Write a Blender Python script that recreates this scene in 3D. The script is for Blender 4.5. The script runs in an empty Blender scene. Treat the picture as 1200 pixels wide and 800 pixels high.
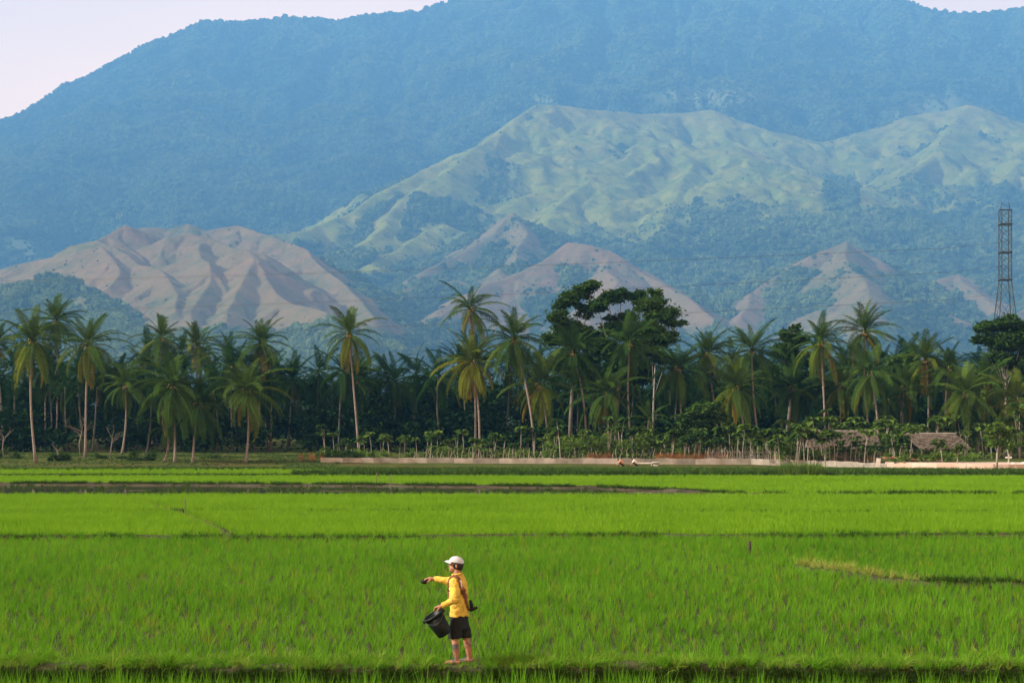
import bpy, bmesh, math, random
import numpy as np
from mathutils import Vector, Matrix, Euler
from mathutils.bvhtree import BVHTree

SC = bpy.context.scene
COL = SC.collection
R = math.radians
rng = np.random.default_rng(7)
random.seed(7)

# ------------------------------------------------------------------ camera, sky, sun, exposure
CAM_H, F = 3.6, 1800.0            # camera height, focal length in photo pixels (1200 wide)
cam = bpy.data.cameras.new('camera'); cam.sensor_width = 36; cam.lens = 54.0
cam.shift_y = 108 / 1200; cam.clip_start = 0.5; cam.clip_end = 60000
camo = bpy.data.objects.new('camera', cam); COL.objects.link(camo)
camo.location = (0, 0, CAM_H); camo.rotation_euler = (R(90), 0, 0)
SC.camera = camo

SUN_TO = Vector((-0.84, -0.17, 0.52)).normalized()     # direction towards the sun
sun_el = math.asin(SUN_TO.z)
w = bpy.data.worlds.new('World'); SC.world = w; w.use_nodes = True
nt = w.node_tree; nt.nodes.clear()
out = nt.nodes.new('ShaderNodeOutputWorld'); bg = nt.nodes.new('ShaderNodeBackground')
sky = nt.nodes.new('ShaderNodeTexSky'); sky.sky_type = 'NISHITA'; sky.sun_disc = False
sky.sun_elevation = sun_el; sky.sun_rotation = math.atan2(SUN_TO.x, SUN_TO.y)
sky.air_density = 1.0; sky.dust_density = 3.0; sky.ozone_density = 1.0; sky.altitude = 0
# thin high cloud over the whole sky
tc = nt.nodes.new('ShaderNodeTexCoord'); mp = nt.nodes.new('ShaderNodeMapping'); mp.inputs['Scale'].default_value = (1, 1, 3.5)
nz = nt.nodes.new('ShaderNodeTexNoise'); nz.inputs['Scale'].default_value = 1.6; nz.inputs['Detail'].default_value = 6
cr = nt.nodes.new('ShaderNodeMapRange'); cr.inputs[1].default_value = 0.3; cr.inputs[2].default_value = 0.75
cr.inputs[3].default_value = 0.16; cr.inputs[4].default_value = 0.34          # optical depth of the veil overhead
sx = nt.nodes.new('ShaderNodeSeparateXYZ'); mz = nt.nodes.new('ShaderNodeMath'); mz.operation = 'MAXIMUM'; mz.inputs[1].default_value = 0.06
dv = nt.nodes.new('ShaderNodeMath'); dv.operation = 'DIVIDE'; ng = nt.nodes.new('ShaderNodeMath'); ng.operation = 'MULTIPLY'; ng.inputs[1].default_value = -1
ex = nt.nodes.new('ShaderNodeMath'); ex.operation = 'EXPONENT'; om = nt.nodes.new('ShaderNodeMath'); om.operation = 'SUBTRACT'; om.inputs[0].default_value = 1
mx = nt.nodes.new('ShaderNodeMix'); mx.data_type = 'RGBA'
mx.inputs[7].default_value = (37.5, 23.5, 14.2, 1)
nt.links.new(tc.outputs['Generated'], mp.inputs[0]); nt.links.new(mp.outputs[0], nz.inputs['Vector'])
nt.links.new(nz.outputs[0], cr.inputs[0]); nt.links.new(tc.outputs['Generated'], sx.inputs[0]); nt.links.new(sx.outputs[2], mz.inputs[0])
nt.links.new(cr.outputs[0], dv.inputs[0]); nt.links.new(mz.outputs[0], dv.inputs[1]); nt.links.new(dv.outputs[0], ng.inputs[0])
nt.links.new(ng.outputs[0], ex.inputs[0]); nt.links.new(ex.outputs[0], om.inputs[1]); nt.links.new(om.outputs[0], mx.inputs[0])
nt.links.new(sky.outputs[0], mx.inputs[6]); nt.links.new(mx.outputs[2], bg.inputs[0])
bg.inputs[1].default_value = 0.052
nt.links.new(bg.outputs[0], out.inputs[0])

sun = bpy.data.lights.new('sun', 'SUN'); sun.energy = 5.0; sun.angle = R(0.5); sun.color = (1.0, 0.92, 0.80)
suno = bpy.data.objects.new('sun', sun); COL.objects.link(suno)
suno.rotation_euler = (-SUN_TO).to_track_quat('-Z', 'Y').to_euler(); suno.location = (-40, -10, 60)

SC.view_settings.view_transform = 'Standard'; SC.view_settings.look = 'None'
SC.view_settings.exposure = 1.28; SC.view_settings.gamma = 1.0
SC.render.engine = 'CYCLES'
SC.cycles.max_bounces = 5; SC.cycles.diffuse_bounces = 2; SC.cycles.glossy_bounces = 2
SC.cycles.transmission_bounces = 3; SC.cycles.transparent_max_bounces = 6; SC.cycles.volume_bounces = 0
SC.cycles.caustics_reflective = False; SC.cycles.caustics_refractive = False
HS = 2.5                          # metres per model unit of the hill skeletons below
HAZE_DENSITY = 2.45e-4 / HS
HAZE_COLOR = (0.145, 0.46, 1.0, 1)

# ------------------------------------------------------------------ helpers
def at(px, py, D):
    return Vector(((px - 600) * D / F, D, CAM_H + (508 - py) * D / F))
def gx(px, D): return (px - 600) * D / F
def gD(py, z=0.0): return (CAM_H - z) * F / (py - 508)

def tag(o, label=None, cat=None, group=None, kind=None):
    if label: o['label'] = label
    if cat: o['category'] = cat
    if group: o['group'] = group
    if kind: o['kind'] = kind
    return o
def empty(name, loc=(0, 0, 0), rz=0):
    o = bpy.data.objects.new(name, None); COL.objects.link(o); o.location = loc; o.rotation_euler = (0, 0, rz)
    o.empty_display_size = 0.2
    return o
def mesh_np(name, V, Fc, mat=None, smooth=False):
    V = np.asarray(V, dtype=np.float32).reshape(-1, 3)
    me = bpy.data.meshes.new(name)
    if isinstance(Fc, np.ndarray) and Fc.ndim == 2:
        n, k = Fc.shape
        me.vertices.add(len(V)); me.vertices.foreach_set('co', V.ravel())
        me.loops.add(n * k); me.loops.foreach_set('vertex_index', Fc.astype(np.int32).ravel())
        me.polygons.add(n); me.polygons.foreach_set('loop_start', np.arange(0, n * k, k, dtype=np.int32))
        me.update(calc_edges=True)
    else:
        me.from_pydata([tuple(map(float, v)) for v in V], [], [tuple(map(int, f)) for f in Fc]); me.update()
    if smooth: me.polygons.foreach_set('use_smooth', np.ones(len(me.polygons), dtype=bool))
    if mat: me.materials.append(mat)
    return me
def link(name, me, parent=None, loc=None, rot=None, scl=None):
    o = bpy.data.objects.new(name, me); COL.objects.link(o)
    if parent: o.parent = parent
    if loc is not None: o.location = loc
    if rot is not None: o.rotation_euler = rot
    if scl is not None: o.scale = scl
    return o
class MB:
    """collects verts and faces for one mesh"""
    def __init__(s): s.v = []; s.f = []
    def add(s, V, Fc):
        b = len(s.v); s.v += [tuple(map(float, v)) for v in V]; s.f += [tuple(int(i) + b for i in f) for f in Fc]; return s
    def tube(s, pts, radii, n=8, caps=True):
        pts = [Vector(p) for p in pts]; V = []; Fc = []
        ref = Vector((0.13, 0.97, 0.2)).normalized()
        for i, p in enumerate(pts):
            d = (pts[min(i + 1, len(pts) - 1)] - pts[max(i - 1, 0)]).normalized()
            r_ = ref if abs(d.dot(ref)) < 0.95 else Vector((1, 0, 0))
            a = d.cross(r_).normalized(); b = d.cross(a)
            rad = radii[i] if hasattr(radii, '__len__') else radii
            for k in range(n):
                t = 2 * math.pi * k / n
                V.append(p + (a * math.cos(t) + b * math.sin(t)) * rad)
        m = len(pts)
        for i in range(m - 1):
            for k in range(n):
                Fc.append((i * n + k, i * n + (k + 1) % n, (i + 1) * n + (k + 1) % n, (i + 1) * n + k))
        if caps: Fc.append(tuple(range(n))[::-1]); Fc.append(tuple((m - 1) * n + k for k in range(n)))
        return s.add(V, Fc)
    def box(s, lo, hi):
        x0, y0, z0 = lo; x1, y1, z1 = hi
        return s.add([(x0, y0, z0), (x1, y0, z0), (x1, y1, z0), (x0, y1, z0), (x0, y0, z1), (x1, y0, z1), (x1, y1, z1), (x0, y1, z1)],
                     [(3, 2, 1, 0), (4, 5, 6, 7), (0, 1, 5, 4), (1, 2, 6, 5), (2, 3, 7, 6), (3, 0, 4, 7)])
    def ball(s, c, r, nu=10, nv=7, scl=(1, 1, 1), rot=None):
        V = []; Fc = []
        for j in range(nv + 1):
            ph = math.pi * j / nv
            for i in range(nu):
                th = 2 * math.pi * i / nu
                p = Vector((math.sin(ph) * math.cos(th) * scl[0], math.sin(ph) * math.sin(th) * scl[1], math.cos(ph) * scl[2])) * r
                if rot: p = rot @ p
                V.append(p + Vector(c))
        for j in range(nv):
            for i in range(nu):
                Fc.append((j * nu + i, (j + 1) * nu + i, (j + 1) * nu + (i + 1) % nu, j * nu + (i + 1) % nu))
        return s.add(V, Fc)
    def mesh(s, name, mat=None, smooth=False): return mesh_np(name, np.array(s.v), s.f, mat, smooth)
    def build(s, name, mat=None, parent=None, smooth=False): return link(name, s.mesh(name, mat, smooth), parent)
def copy_obj(o, parent=None):
    c = o.copy(); COL.objects.link(c)
    if parent: c.parent = parent
    return c

# noise ------------------------------------------------------------------
_perm = np.random.default_rng(3).permutation(4096)
def vnoise(x, y, seed=0):
    xi = np.floor(x).astype(np.int64); yi = np.floor(y).astype(np.int64); fx = x - xi; fy = y - yi
    u = fx * fx * fx * (fx * (fx * 6 - 15) + 10); v = fy * fy * fy * (fy * (fy * 6 - 15) + 10)
    def g(ix, iy, dx, dy):
        h = _perm[(_perm[(ix + seed * 57) & 4095] + iy) & 4095] * (2 * math.pi / 4096)
        return np.cos(h) * dx + np.sin(h) * dy
    a = g(xi, yi, fx, fy); b = g(xi + 1, yi, fx - 1, fy); c = g(xi, yi + 1, fx, fy - 1); d = g(xi + 1, yi + 1, fx - 1, fy - 1)
    return (a + (b - a) * u + (c - a) * v + (a - b - c + d) * u * v) * 1.5
def fbm(x, y, sc, oct=4, seed=0, ridged=False):
    t = 0; a = 1.0; n = 0
    for i in range(oct):
        q = vnoise(x / sc, y / sc, seed + i)
        if ridged: q = 1 - 2 * np.abs(q)
        t = t + a * q; n += a; a *= 0.5; sc *= 0.5
    return t / n
def sstep(a, b, x):
    t = np.clip((x - a) / (b - a), 0, 1); return t * t * (3 - 2 * t)

# materials --------------------------------------------------------------
MATS = {}
def new_mat(name):
    m = bpy.data.materials.new(name); m.use_nodes = True; n = m.node_tree; n.nodes.clear()
    o = n.nodes.new('ShaderNodeOutputMaterial'); MATS[name] = m
    return m, n, o
def N(n, t, **kw):
    x = n.nodes.new('ShaderNode' + t)
    for k, v in kw.items(): setattr(x, k, v)
    return x
def ramp_noise(n, c1, c2, scale, detail=4, coord='Position', lo=0.35, hi=0.65, rough=0.6, vscale=None):
    if coord == 'Position': src = N(n, 'NewGeometry').outputs['Position']
    else: src = N(n, 'TexCoord').outputs[coord]
    if vscale:
        mpn = N(n, 'Mapping'); mpn.inputs['Scale'].default_value = vscale; n.links.new(src, mpn.inputs[0]); src = mpn.outputs[0]
    z = N(n, 'TexNoise'); z.inputs['Scale'].default_value = scale; z.inputs['Detail'].default_value = detail; z.inputs['Roughness'].default_value = rough
    n.links.new(src, z.inputs['Vector'])
    r = N(n, 'MapRange'); r.inputs[1].default_value = lo; r.inputs[2].default_value = hi; n.links.new(z.outputs[0], r.inputs[0])
    m = N(n, 'Mix', data_type='RGBA')
    for s, c in ((6, c1), (7, c2)):
        if isinstance(c, tuple): m.inputs[s].default_value = (*c, 1)
        else: n.links.new(c, m.inputs[s])
    n.links.new(r.outputs[0], m.inputs[0])
    return m.outputs[2], z
def surf_mat(name, c1, c2, scale=2.0, rough=0.85, bump=0.0, bscale=None, coord='Position', detail=5, spec=0.3, lo=0.35, hi=0.65, vscale=None, c3=None, s3=None):
    m, n, o = new_mat(name)
    p = N(n, 'BsdfPrincipled'); p.inputs['Roughness'].default_value = rough; p.inputs['Specular IOR Level'].default_value = spec
    c, z = ramp_noise(n, c1, c2, scale, detail, coord, lo, hi, vscale=vscale)
    if c3: c, _ = ramp_noise(n, c, c3, s3 or scale * 0.2, 3, coord, 0.5, 0.7)
    n.links.new(c, p.inputs['Base Color'])
    if bump:
        b = N(n, 'Bump'); b.inputs['Strength'].default_value = bump; b.inputs['Distance'].default_value = 0.05
        z2 = N(n, 'TexNoise'); z2.inputs['Scale'].default_value = bscale or scale * 4; z2.inputs['Detail'].default_value = 5
        n.links.new((N(n, 'NewGeometry').outputs['Position'] if coord == 'Position' else N(n, 'TexCoord').outputs[coord]), z2.inputs['Vector'])
        n.links.new(z2.outputs[0], b.inputs['Height']); n.links.new(b.outputs[0], p.inputs['Normal'])
    n.links.new(p.outputs[0], o.inputs[0])
    return m
def leaf_mat(name, c1, c2, trans=0.35, patch=0.25, use_color=False, gloss=0.0):
    """leaf: diffuse + translucent, colour varied per instance and in broad patches"""
    m, n, o = new_mat(name)
    oi = N(n, 'ObjectInfo')
    mi = N(n, 'Mix', data_type='RGBA'); mi.inputs[6].default_value = (*c1, 1); mi.inputs[7].default_value = (*c2, 1)
    z = N(n, 'TexNoise'); z.inputs['Scale'].default_value = patch; z.inputs['Detail'].default_value = 3
    n.links.new(N(n, 'NewGeometry').outputs['Position'], z.inputs['Vector'])
    ad = N(n, 'Math', operation='MULTIPLY_ADD'); n.links.new(oi.outputs['Random'], ad.inputs[0]); ad.inputs[1].default_value = 0.55
    mr = N(n, 'MapRange'); mr.inputs[1].default_value = 0.3; mr.inputs[2].default_value = 0.7; mr.inputs[4].default_value = 0.6
    n.links.new(z.outputs[0], mr.inputs[0]); n.links.new(mr.outputs[0], ad.inputs[2])
    n.links.new(ad.outputs[0], mi.inputs[0]); c = mi.outputs[2]
    if use_color:
        mu = N(n, 'Mix', data_type='RGBA', blend_type='MULTIPLY'); mu.inputs[0].default_value = 1
        n.links.new(c, mu.inputs[6]); n.links.new(oi.outputs['Color'], mu.inputs[7]); c = mu.outputs[2]
    d = N(n, 'BsdfDiffuse'); t = N(n, 'BsdfTranslucent'); ms = N(n, 'MixShader'); ms.inputs[0].default_value = trans
    n.links.new(c, d.inputs[0]); n.links.new(c, t.inputs[0]); n.links.new(d.outputs[0], ms.inputs[1]); n.links.new(t.outputs[0], ms.inputs[2])
    last = ms.outputs[0]
    if gloss:
        g = N(n, 'BsdfGlossy'); g.inputs['Roughness'].default_value = 0.45; g.inputs['Color'].default_value = (0.9, 0.95, 0.9, 1)
        m2 = N(n, 'MixShader'); m2.inputs[0].default_value = gloss; n.links.new(last, m2.inputs[1]); n.links.new(g.outputs[0], m2.inputs[2]); last = m2.outputs[0]
    n.links.new(last, o.inputs[0])
    return m

M_frond = leaf_mat('frond_leaf', (0.022, 0.050, 0.010), (0.044, 0.082, 0.014), 0.30, 0.3, True)
M_trunk = surf_mat('palm_bark', (0.10, 0.085, 0.07), (0.19, 0.165, 0.14), 3.0, 0.9, 0.5, 14, 'Object', vscale=(0.6, 0.6, 4))
M_shadetrunk = surf_mat('shade_tinted_palm_bark', (0.030, 0.034, 0.024), (0.070, 0.068, 0.050), 3.0, 0.9, 0.5, 14, 'Object', vscale=(0.6, 0.6, 4))  # same palm bark darkened: the grove's shade is painted into the rear trunks
M_bark = surf_mat('tree_bark', (0.055, 0.048, 0.038), (0.11, 0.095, 0.075), 3.0, 0.9, 0.4, 12, 'Object')
M_palebark = surf_mat('pale_bark', (0.15, 0.145, 0.125), (0.25, 0.24, 0.21), 2.0, 0.9, 0.3, 10, 'Object')
M_coconut = surf_mat('coconut_husk', (0.12, 0.09, 0.025), (0.20, 0.14, 0.04), 2.0, 0.6, 0, None, 'Object')
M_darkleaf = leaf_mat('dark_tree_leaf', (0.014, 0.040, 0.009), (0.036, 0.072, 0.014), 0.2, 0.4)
M_shadeleaf = leaf_mat('shade_tinted_grove_leaf', (0.006, 0.020, 0.005), (0.015, 0.036, 0.008), 0.1, 0.4)  # leaf colour lowered to carry the deep shade inside the grove
M_midleaf = leaf_mat('mid_tree_leaf', (0.030, 0.070, 0.014), (0.052, 0.098, 0.020), 0.3, 0.4)
M_brightleaf = leaf_mat('bright_shrub_leaf', (0.050, 0.100, 0.016), (0.092, 0.150, 0.026), 0.35, 0.5)
M_stem = surf_mat('pale_stem', (0.15, 0.14, 0.11), (0.25, 0.235, 0.19), 4.0, 0.9, 0, None, 'Object')
M_rice1 = leaf_mat('rice_leaf_deep', (0.048, 0.152, 0.006), (0.112, 0.262, 0.014), 0.42, 0.14)
M_yellowrice = leaf_mat('rice_leaf_yellowed', (0.10, 0.17, 0.010), (0.17, 0.23, 0.02), 0.42, 0.4)
M_rice2 = leaf_mat('rice_leaf_young', (0.092, 0.210, 0.008), (0.150, 0.295, 0.014), 0.42, 0.25)
M_rice3 = leaf_mat('rice_leaf_far', (0.095, 0.218, 0.008), (0.155, 0.300, 0.014), 0.42, 0.12)
M_grass = leaf_mat('bund_grass_leaf', (0.090, 0.180, 0.014), (0.180, 0.260, 0.038), 0.35, 0.8)
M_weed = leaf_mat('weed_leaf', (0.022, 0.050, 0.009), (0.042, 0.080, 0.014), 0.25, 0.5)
M_dry = leaf_mat('dry_grass_leaf', (0.16, 0.075, 0.025), (0.25, 0.13, 0.045), 0.3, 0.6)
M_straw = leaf_mat('straw_leaf', (0.15, 0.19, 0.03), (0.24, 0.26, 0.06), 0.3, 0.6)
M_mud = surf_mat('paddy_mud', (0.020, 0.026, 0.008), (0.042, 0.040, 0.016), 3.0, 0.9, 0.3, 12, spec=0.06)
M_earth = surf_mat('bund_earth', (0.020, 0.020, 0.011), (0.048, 0.042, 0.022), 4.0, 0.95, 0.4, 14, spec=0.1)
M_lawn = surf_mat('grove_floor_grass', (0.030, 0.048, 0.012), (0.058, 0.068, 0.018), 0.35, 0.95, 0.5, 4, spec=0.0, c3=(0.075, 0.055, 0.026), s3=0.12)
M_plain = surf_mat('plain_ground', (0.05, 0.08, 0.02), (0.09, 0.12, 0.03), 0.02, 0.95, spec=0.0)
M_conc = surf_mat('weathered_concrete', (0.14, 0.13, 0.105), (0.27, 0.245, 0.205), 0.9, 0.9, 0.3, 8, c3=(0.09, 0.085, 0.065), s3=0.35)
M_conc2 = surf_mat('pink_concrete', (0.34, 0.245, 0.19), (0.43, 0.325, 0.265), 0.6, 0.9, 0.3, 8)
M_conc4 = surf_mat('buff_concrete', (0.17, 0.155, 0.13), (0.29, 0.26, 0.225), 0.8, 0.9, 0.3, 8, c3=(0.14, 0.12, 0.09), s3=0.3)
M_conc3 = surf_mat('dirty_concrete', (0.11, 0.10, 0.08), (0.20, 0.18, 0.15), 0.9, 0.9, 0.3, 8, c3=(0.13, 0.12, 0.09), s3=0.4)
M_thatch = surf_mat('thatch_straw', (0.048, 0.037, 0.026), (0.12, 0.094, 0.070), 3.0, 0.95, 0.6, 20)
M_wood = surf_mat('weathered_wood', (0.07, 0.055, 0.04), (0.14, 0.115, 0.09), 5.0, 0.9, 0.3, 20, 'Object')
M_darkwood = surf_mat('dark_wet_wood', (0.014, 0.010, 0.007), (0.034, 0.026, 0.018), 5.0, 0.9, 0.3, 20, 'Object')
M_redwood = surf_mat('reddish_timber', (0.30, 0.14, 0.08), (0.45, 0.24, 0.15), 3.0, 0.85, 0.2, 10, 'Object')
M_white = surf_mat('white_paint', (0.50, 0.48, 0.45), (0.62, 0.60, 0.57), 3.0, 0.7)
M_stone = surf_mat('field_stone', (0.30, 0.28, 0.25), (0.48, 0.46, 0.42), 3.0, 0.9, 0.4, 9)
M_steel = surf_mat('galvanised_steel', (0.012, 0.020, 0.021), (0.026, 0.034, 0.036), 2.0, 0.6, 0, None, 'Object')
M_cable = surf_mat('cable_sheath', (0.03, 0.035, 0.04), (0.05, 0.055, 0.06), 1.0, 0.6)

# ------------------------------------------------------------------ scatter (geometry nodes instances of small plants)
def scatter(name, pts, rot, scl, variants, idx=None):
    n_ = len(pts)
    me = bpy.data.meshes.new(name); me.vertices.add(n_); me.vertices.foreach_set('co', np.asarray(pts, np.float32).ravel())
    a = me.attributes.new('rot', 'FLOAT_VECTOR', 'POINT'); a.data.foreach_set('vector', np.asarray(rot, np.float32).ravel())
    scl = np.asarray(scl, np.float32)
    if scl.ndim == 1: scl = np.repeat(scl[:, None], 3, 1)
    a = me.attributes.new('scl', 'FLOAT_VECTOR', 'POINT'); a.data.foreach_set('vector', np.ascontiguousarray(scl).ravel())
    a = me.attributes.new('idx', 'INT', 'POINT')
    a.data.foreach_set('value', np.asarray(idx if idx is not None else rng.integers(0, len(variants), n_), np.int32))
    c = bpy.data.collections.new(name + '_kinds')
    for i, v in enumerate(variants):
        vo = bpy.data.objects.new('%s_kind_%02d' % (name, i), v); c.objects.link(vo)
    g = bpy.data.node_groups.new(name + '_scatter', 'GeometryNodeTree')
    g.interface.new_socket('Geometry', in_out='INPUT', socket_type='NodeSocketGeometry')
    g.interface.new_socket('Geometry', in_out='OUTPUT', socket_type='NodeSocketGeometry')
    gi = g.nodes.new('NodeGroupInput'); go = g.nodes.new('NodeGroupOutput')
    ip = g.nodes.new('GeometryNodeInstanceOnPoints'); ci = g.nodes.new('GeometryNodeCollectionInfo')
    ci.inputs['Collection'].default_value = c; ci.inputs['Separate Children'].default_value = True; ci.inputs['Reset Children'].default_value = True
    ip.inputs['Pick Instance'].default_value = True
    def na(nm, t):
        q = g.nodes.new('GeometryNodeInputNamedAttribute'); q.data_type = t; q.inputs['Name'].default_value = nm; return q.outputs['Attribute']
    er = g.nodes.new('FunctionNodeEulerToRotation')
    g.links.new(na('rot', 'FLOAT_VECTOR'), er.inputs[0]); g.links.new(er.outputs[0], ip.inputs['Rotation'])
    g.links.new(na('scl', 'FLOAT_VECTOR'), ip.inputs['Scale']); g.links.new(na('idx', 'INT'), ip.inputs['Instance Index'])
    g.links.new(gi.outputs[0], ip.inputs['Points']); g.links.new(ci.outputs[0], ip.inputs['Instance']); g.links.new(ip.outputs[0], go.inputs[0])
    o = link(name, me); md = o.modifiers.new('scatter', 'NODES'); md.node_group = g
    return o
def rots(n_, tilt=0.1):
    r = np.zeros((n_, 3)); r[:, 0] = rng.normal(0, tilt, n_); r[:, 1] = rng.normal(0, tilt, n_); r[:, 2] = rng.uniform(0, 6.283, n_); return r
def tuft(name, mat, nb, h, spread, width, curve, seed, segs=3):
    """a clump of grass-like blades rising from one spot"""
    r = random.Random(seed); b = MB()
    for i in range(nb):
        a = r.uniform(0, 6.283); rad = r.uniform(0, spread * 0.25); hh = h * r.uniform(0.55, 1.0)
        lean = r.uniform(0.1, 1.0) * spread; cv = curve * r.uniform(0.3, 1.3)
        ca, sa = math.cos(a), math.sin(a); fa = a + r.uniform(0.6, 2.5); wx, wy = math.cos(fa), math.sin(fa); ww = width * r.uniform(0.7, 1.25)
        V = []; Fc = []
        for k in range(segs + 1):
            t = k / segs; rr = rad + lean * t + cv * t * t * 0.5; z = hh * (t - 0.35 * cv / max(h, .01) * t * t * t)
            q = ww * 0.5 * (1 - t ** 1.6) + 0.0008
            V += [(ca * rr - wx * q, sa * rr - wy * q, z), (ca * rr + wx * q, sa * rr + wy * q, z)]
        for k in range(segs): Fc.append((2 * k, 2 * k + 1, 2 * k + 3, 2 * k + 2))
        b.add(V, Fc)
    return b.mesh(name, mat)

# ------------------------------------------------------------------ mountains and hills
def ridge_surface(X, Y, ridges, base=-60.0):
    """height = the highest of all ridges, each falling away from its crest with flutes and gullies"""
    H = np.full(X.shape, base); DI = np.full(X.shape, 1e5); SS = np.zeros(X.shape)
    wx = fbm(X, Y, 420, 3, 11) * 60; wy = fbm(X, Y, 420, 3, 17) * 60
    Xw = X + wx; Yw = Y + wy
    for ri, rd in enumerate(ridges):
        pts = [at(*p) for p in rd['p']]; k = rd.get('k', 0.55); L = rd.get('L', 1400.0); lam = rd.get('lam', 130.0); fl = rd.get('fl', 0.28)
        best = np.full(X.shape, -1e5); bd = np.full(X.shape, 1e5); bs = np.zeros(X.shape); s0 = 0.0
        for a, b in zip(pts[:-1], pts[1:]):
            dx, dy = b.x - a.x, b.y - a.y; l2 = dx * dx + dy * dy + 1e-6; ln = math.sqrt(l2)
            t = np.clip(((Xw - a.x) * dx + (Yw - a.y) * dy) / l2, 0, 1)
            d = np.hypot(Xw - a.x - t * dx, Yw - a.y - t * dy); z = a.z + (b.z - a.z) * t
            h = z - k * L * (1 - np.exp(-d / L))
            m = h > best; best = np.where(m, h, best); bd = np.where(m, d, bd); bs = np.where(m, s0 + t * ln, bs); s0 += ln
        sw = bs + fbm(X, Y, 260, 3, 31 + ri) * lam * 0.9 + bd * rd.get('skew', 0.0)
        w_ = np.abs(np.sin(math.pi * sw / lam)) ** 0.8; w2 = np.abs(np.sin(math.pi * sw / (lam * 0.43) + 1.3))
        amp = np.minimum(bd / 110.0, 1.0) * lam * fl
        h = best - amp * (1 - w_) - amp * 0.28 * (1 - w2)
        h = h + fbm(X, Y, 70, 4, 150 + ri, True) * np.minimum(bd * 0.09, 12.0) * rd.get('rough', 1.0)
        h = h + fbm(X, Y, 180, 4, 50 + ri) * np.minimum(8 + bd * 0.05, 26) * rd.get('rough', 1.0) - np.exp(-bd / 30) * rd.get('soft', 3.0)
        m = h > H; H = np.where(m, h, H); DI = np.where(m, bd, DI); SS = np.where(m, ri, SS)
    return H, DI, SS
def hill_xyz(X, Y, H): return np.stack([X * HS, Y * HS, CAM_H + (H - CAM_H) * HS], -1)
def wedge(name, u0, u1, D0, D1, nu, nd, ridges, cover, mat, power=1.0):
    u = np.linspace(u0, u1, nu); tt = np.linspace(0, 1, nd) ** power; D = D0 + (D1 - D0) * tt
    U, DD = np.meshgrid(u, D); X = U * DD; Y = DD
    H, DI, SS = ridge_surface(X, Y, ridges)
    H = np.maximum(H, -30); C = cover(X, Y, H, DI, SS)
    V = hill_xyz(X, Y, H).reshape(-1, 3)
    ii = np.arange(nu * nd).reshape(nd, nu)
    Fc = np.stack([ii[:-1, :-1], ii[:-1, 1:], ii[1:, 1:], ii[1:, :-1]], -1).reshape(-1, 4)
    me = mesh_np(name, V, Fc, mat, True)
    for nm, arr in C.items():
        a = me.attributes.new(nm, 'FLOAT', 'POINT'); a.data.foreach_set('value', arr.astype(np.float32).ravel())
    o = link(name, me); o['kind'] = 'structure'
    return o, (u, D, X, Y, H, C)

def hill_mat(name, grass1, grass2, bare, forest1, forest2, scrub=(0.06, 0.085, 0.028)):
    """grass, bare soil or forest floor, chosen by land cover; fine relief from noise"""
    m, n, o = new_mat(name)
    p = N(n, 'BsdfPrincipled'); p.inputs['Roughness'].default_value = 1.0; p.inputs['Specular IOR Level'].default_value = 0.05
    g, _ = ramp_noise(n, grass1, grass2, 0.007, 6)
    g2, _ = ramp_noise(n, g, tuple(c * 0.55 for c in grass1), 0.028, 5, lo=0.54, hi=0.72)
    g2, _ = ramp_noise(n, g2, scrub, 0.011, 8, lo=0.47, hi=0.68, rough=0.72)
    at1 = N(n, 'Attribute'); at1.attribute_name = 'bare'; at2 = N(n, 'Attribute'); at2.attribute_name = 'forest'
    bz = N(n, 'TexNoise'); bz.inputs['Scale'].default_value = 0.013; bz.inputs['Detail'].default_value = 8; bz.inputs['Roughness'].default_value = 0.7; n.links.new(N(n, 'NewGeometry').outputs['Position'], bz.inputs['Vector'])
    br = N(n, 'MapRange'); br.inputs[1].default_value = 0.36; br.inputs[2].default_value = 0.58; n.links.new(bz.outputs[0], br.inputs[0])
    bm = N(n, 'Math', operation='MULTIPLY'); n.links.new(br.outputs[0], bm.inputs[0]); n.links.new(at1.outputs['Fac'], bm.inputs[1])
    m1 = N(n, 'Mix', data_type='RGBA'); m1.inputs[7].default_value = (*bare, 1); n.links.new(g2, m1.inputs[6]); n.links.new(bm.outputs[0], m1.inputs[0])
    f, _ = ramp_noise(n, forest1, forest2, 0.03, 6)
    m2 = N(n, 'Mix', data_type='RGBA'); n.links.new(m1.outputs[2], m2.inputs[6]); n.links.new(f, m2.inputs[7]); n.links.new(at2.outputs['Fac'], m2.inputs[0])
    n.links.new(m2.outputs[2], p.inputs['Base Color'])
    b = N(n, 'Bump'); b.inputs['Strength'].default_value = 0.6; b.inputs['Distance'].default_value = 11.0
    z = N(n, 'TexNoise'); z.inputs['Scale'].default_value = 0.034; z.inputs['Detail'].default_value = 6; z.inputs['Roughness'].default_value = 0.65
    n.links.new(N(n, 'NewGeometry').outputs['Position'], z.inputs['Vector']); n.links.new(z.outputs[0], b.inputs['Height']); n.links.new(b.outputs[0], p.inputs['Normal'])
    n.links.new(p.outputs[0], o.inputs[0])
    return m
M_mount = hill_mat('mountain_cover', (0.16, 0.20, 0.06), (0.22, 0.24, 0.08), (0.34, 0.26, 0.18), (0.020, 0.045, 0.022), (0.035, 0.065, 0.028))
M_gridge = hill_mat('grassland_cover', (0.130, 0.165, 0.018), (0.225, 0.220, 0.032), (0.23, 0.175, 0.075), (0.025, 0.055, 0.025), (0.045, 0.085, 0.032))
M_brown = hill_mat('dry_hill_cover', (0.135, 0.112, 0.045), (0.172, 0.130, 0.055), (0.200, 0.122, 0.060), (0.030, 0.062, 0.028), (0.055, 0.095, 0.036))

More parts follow.
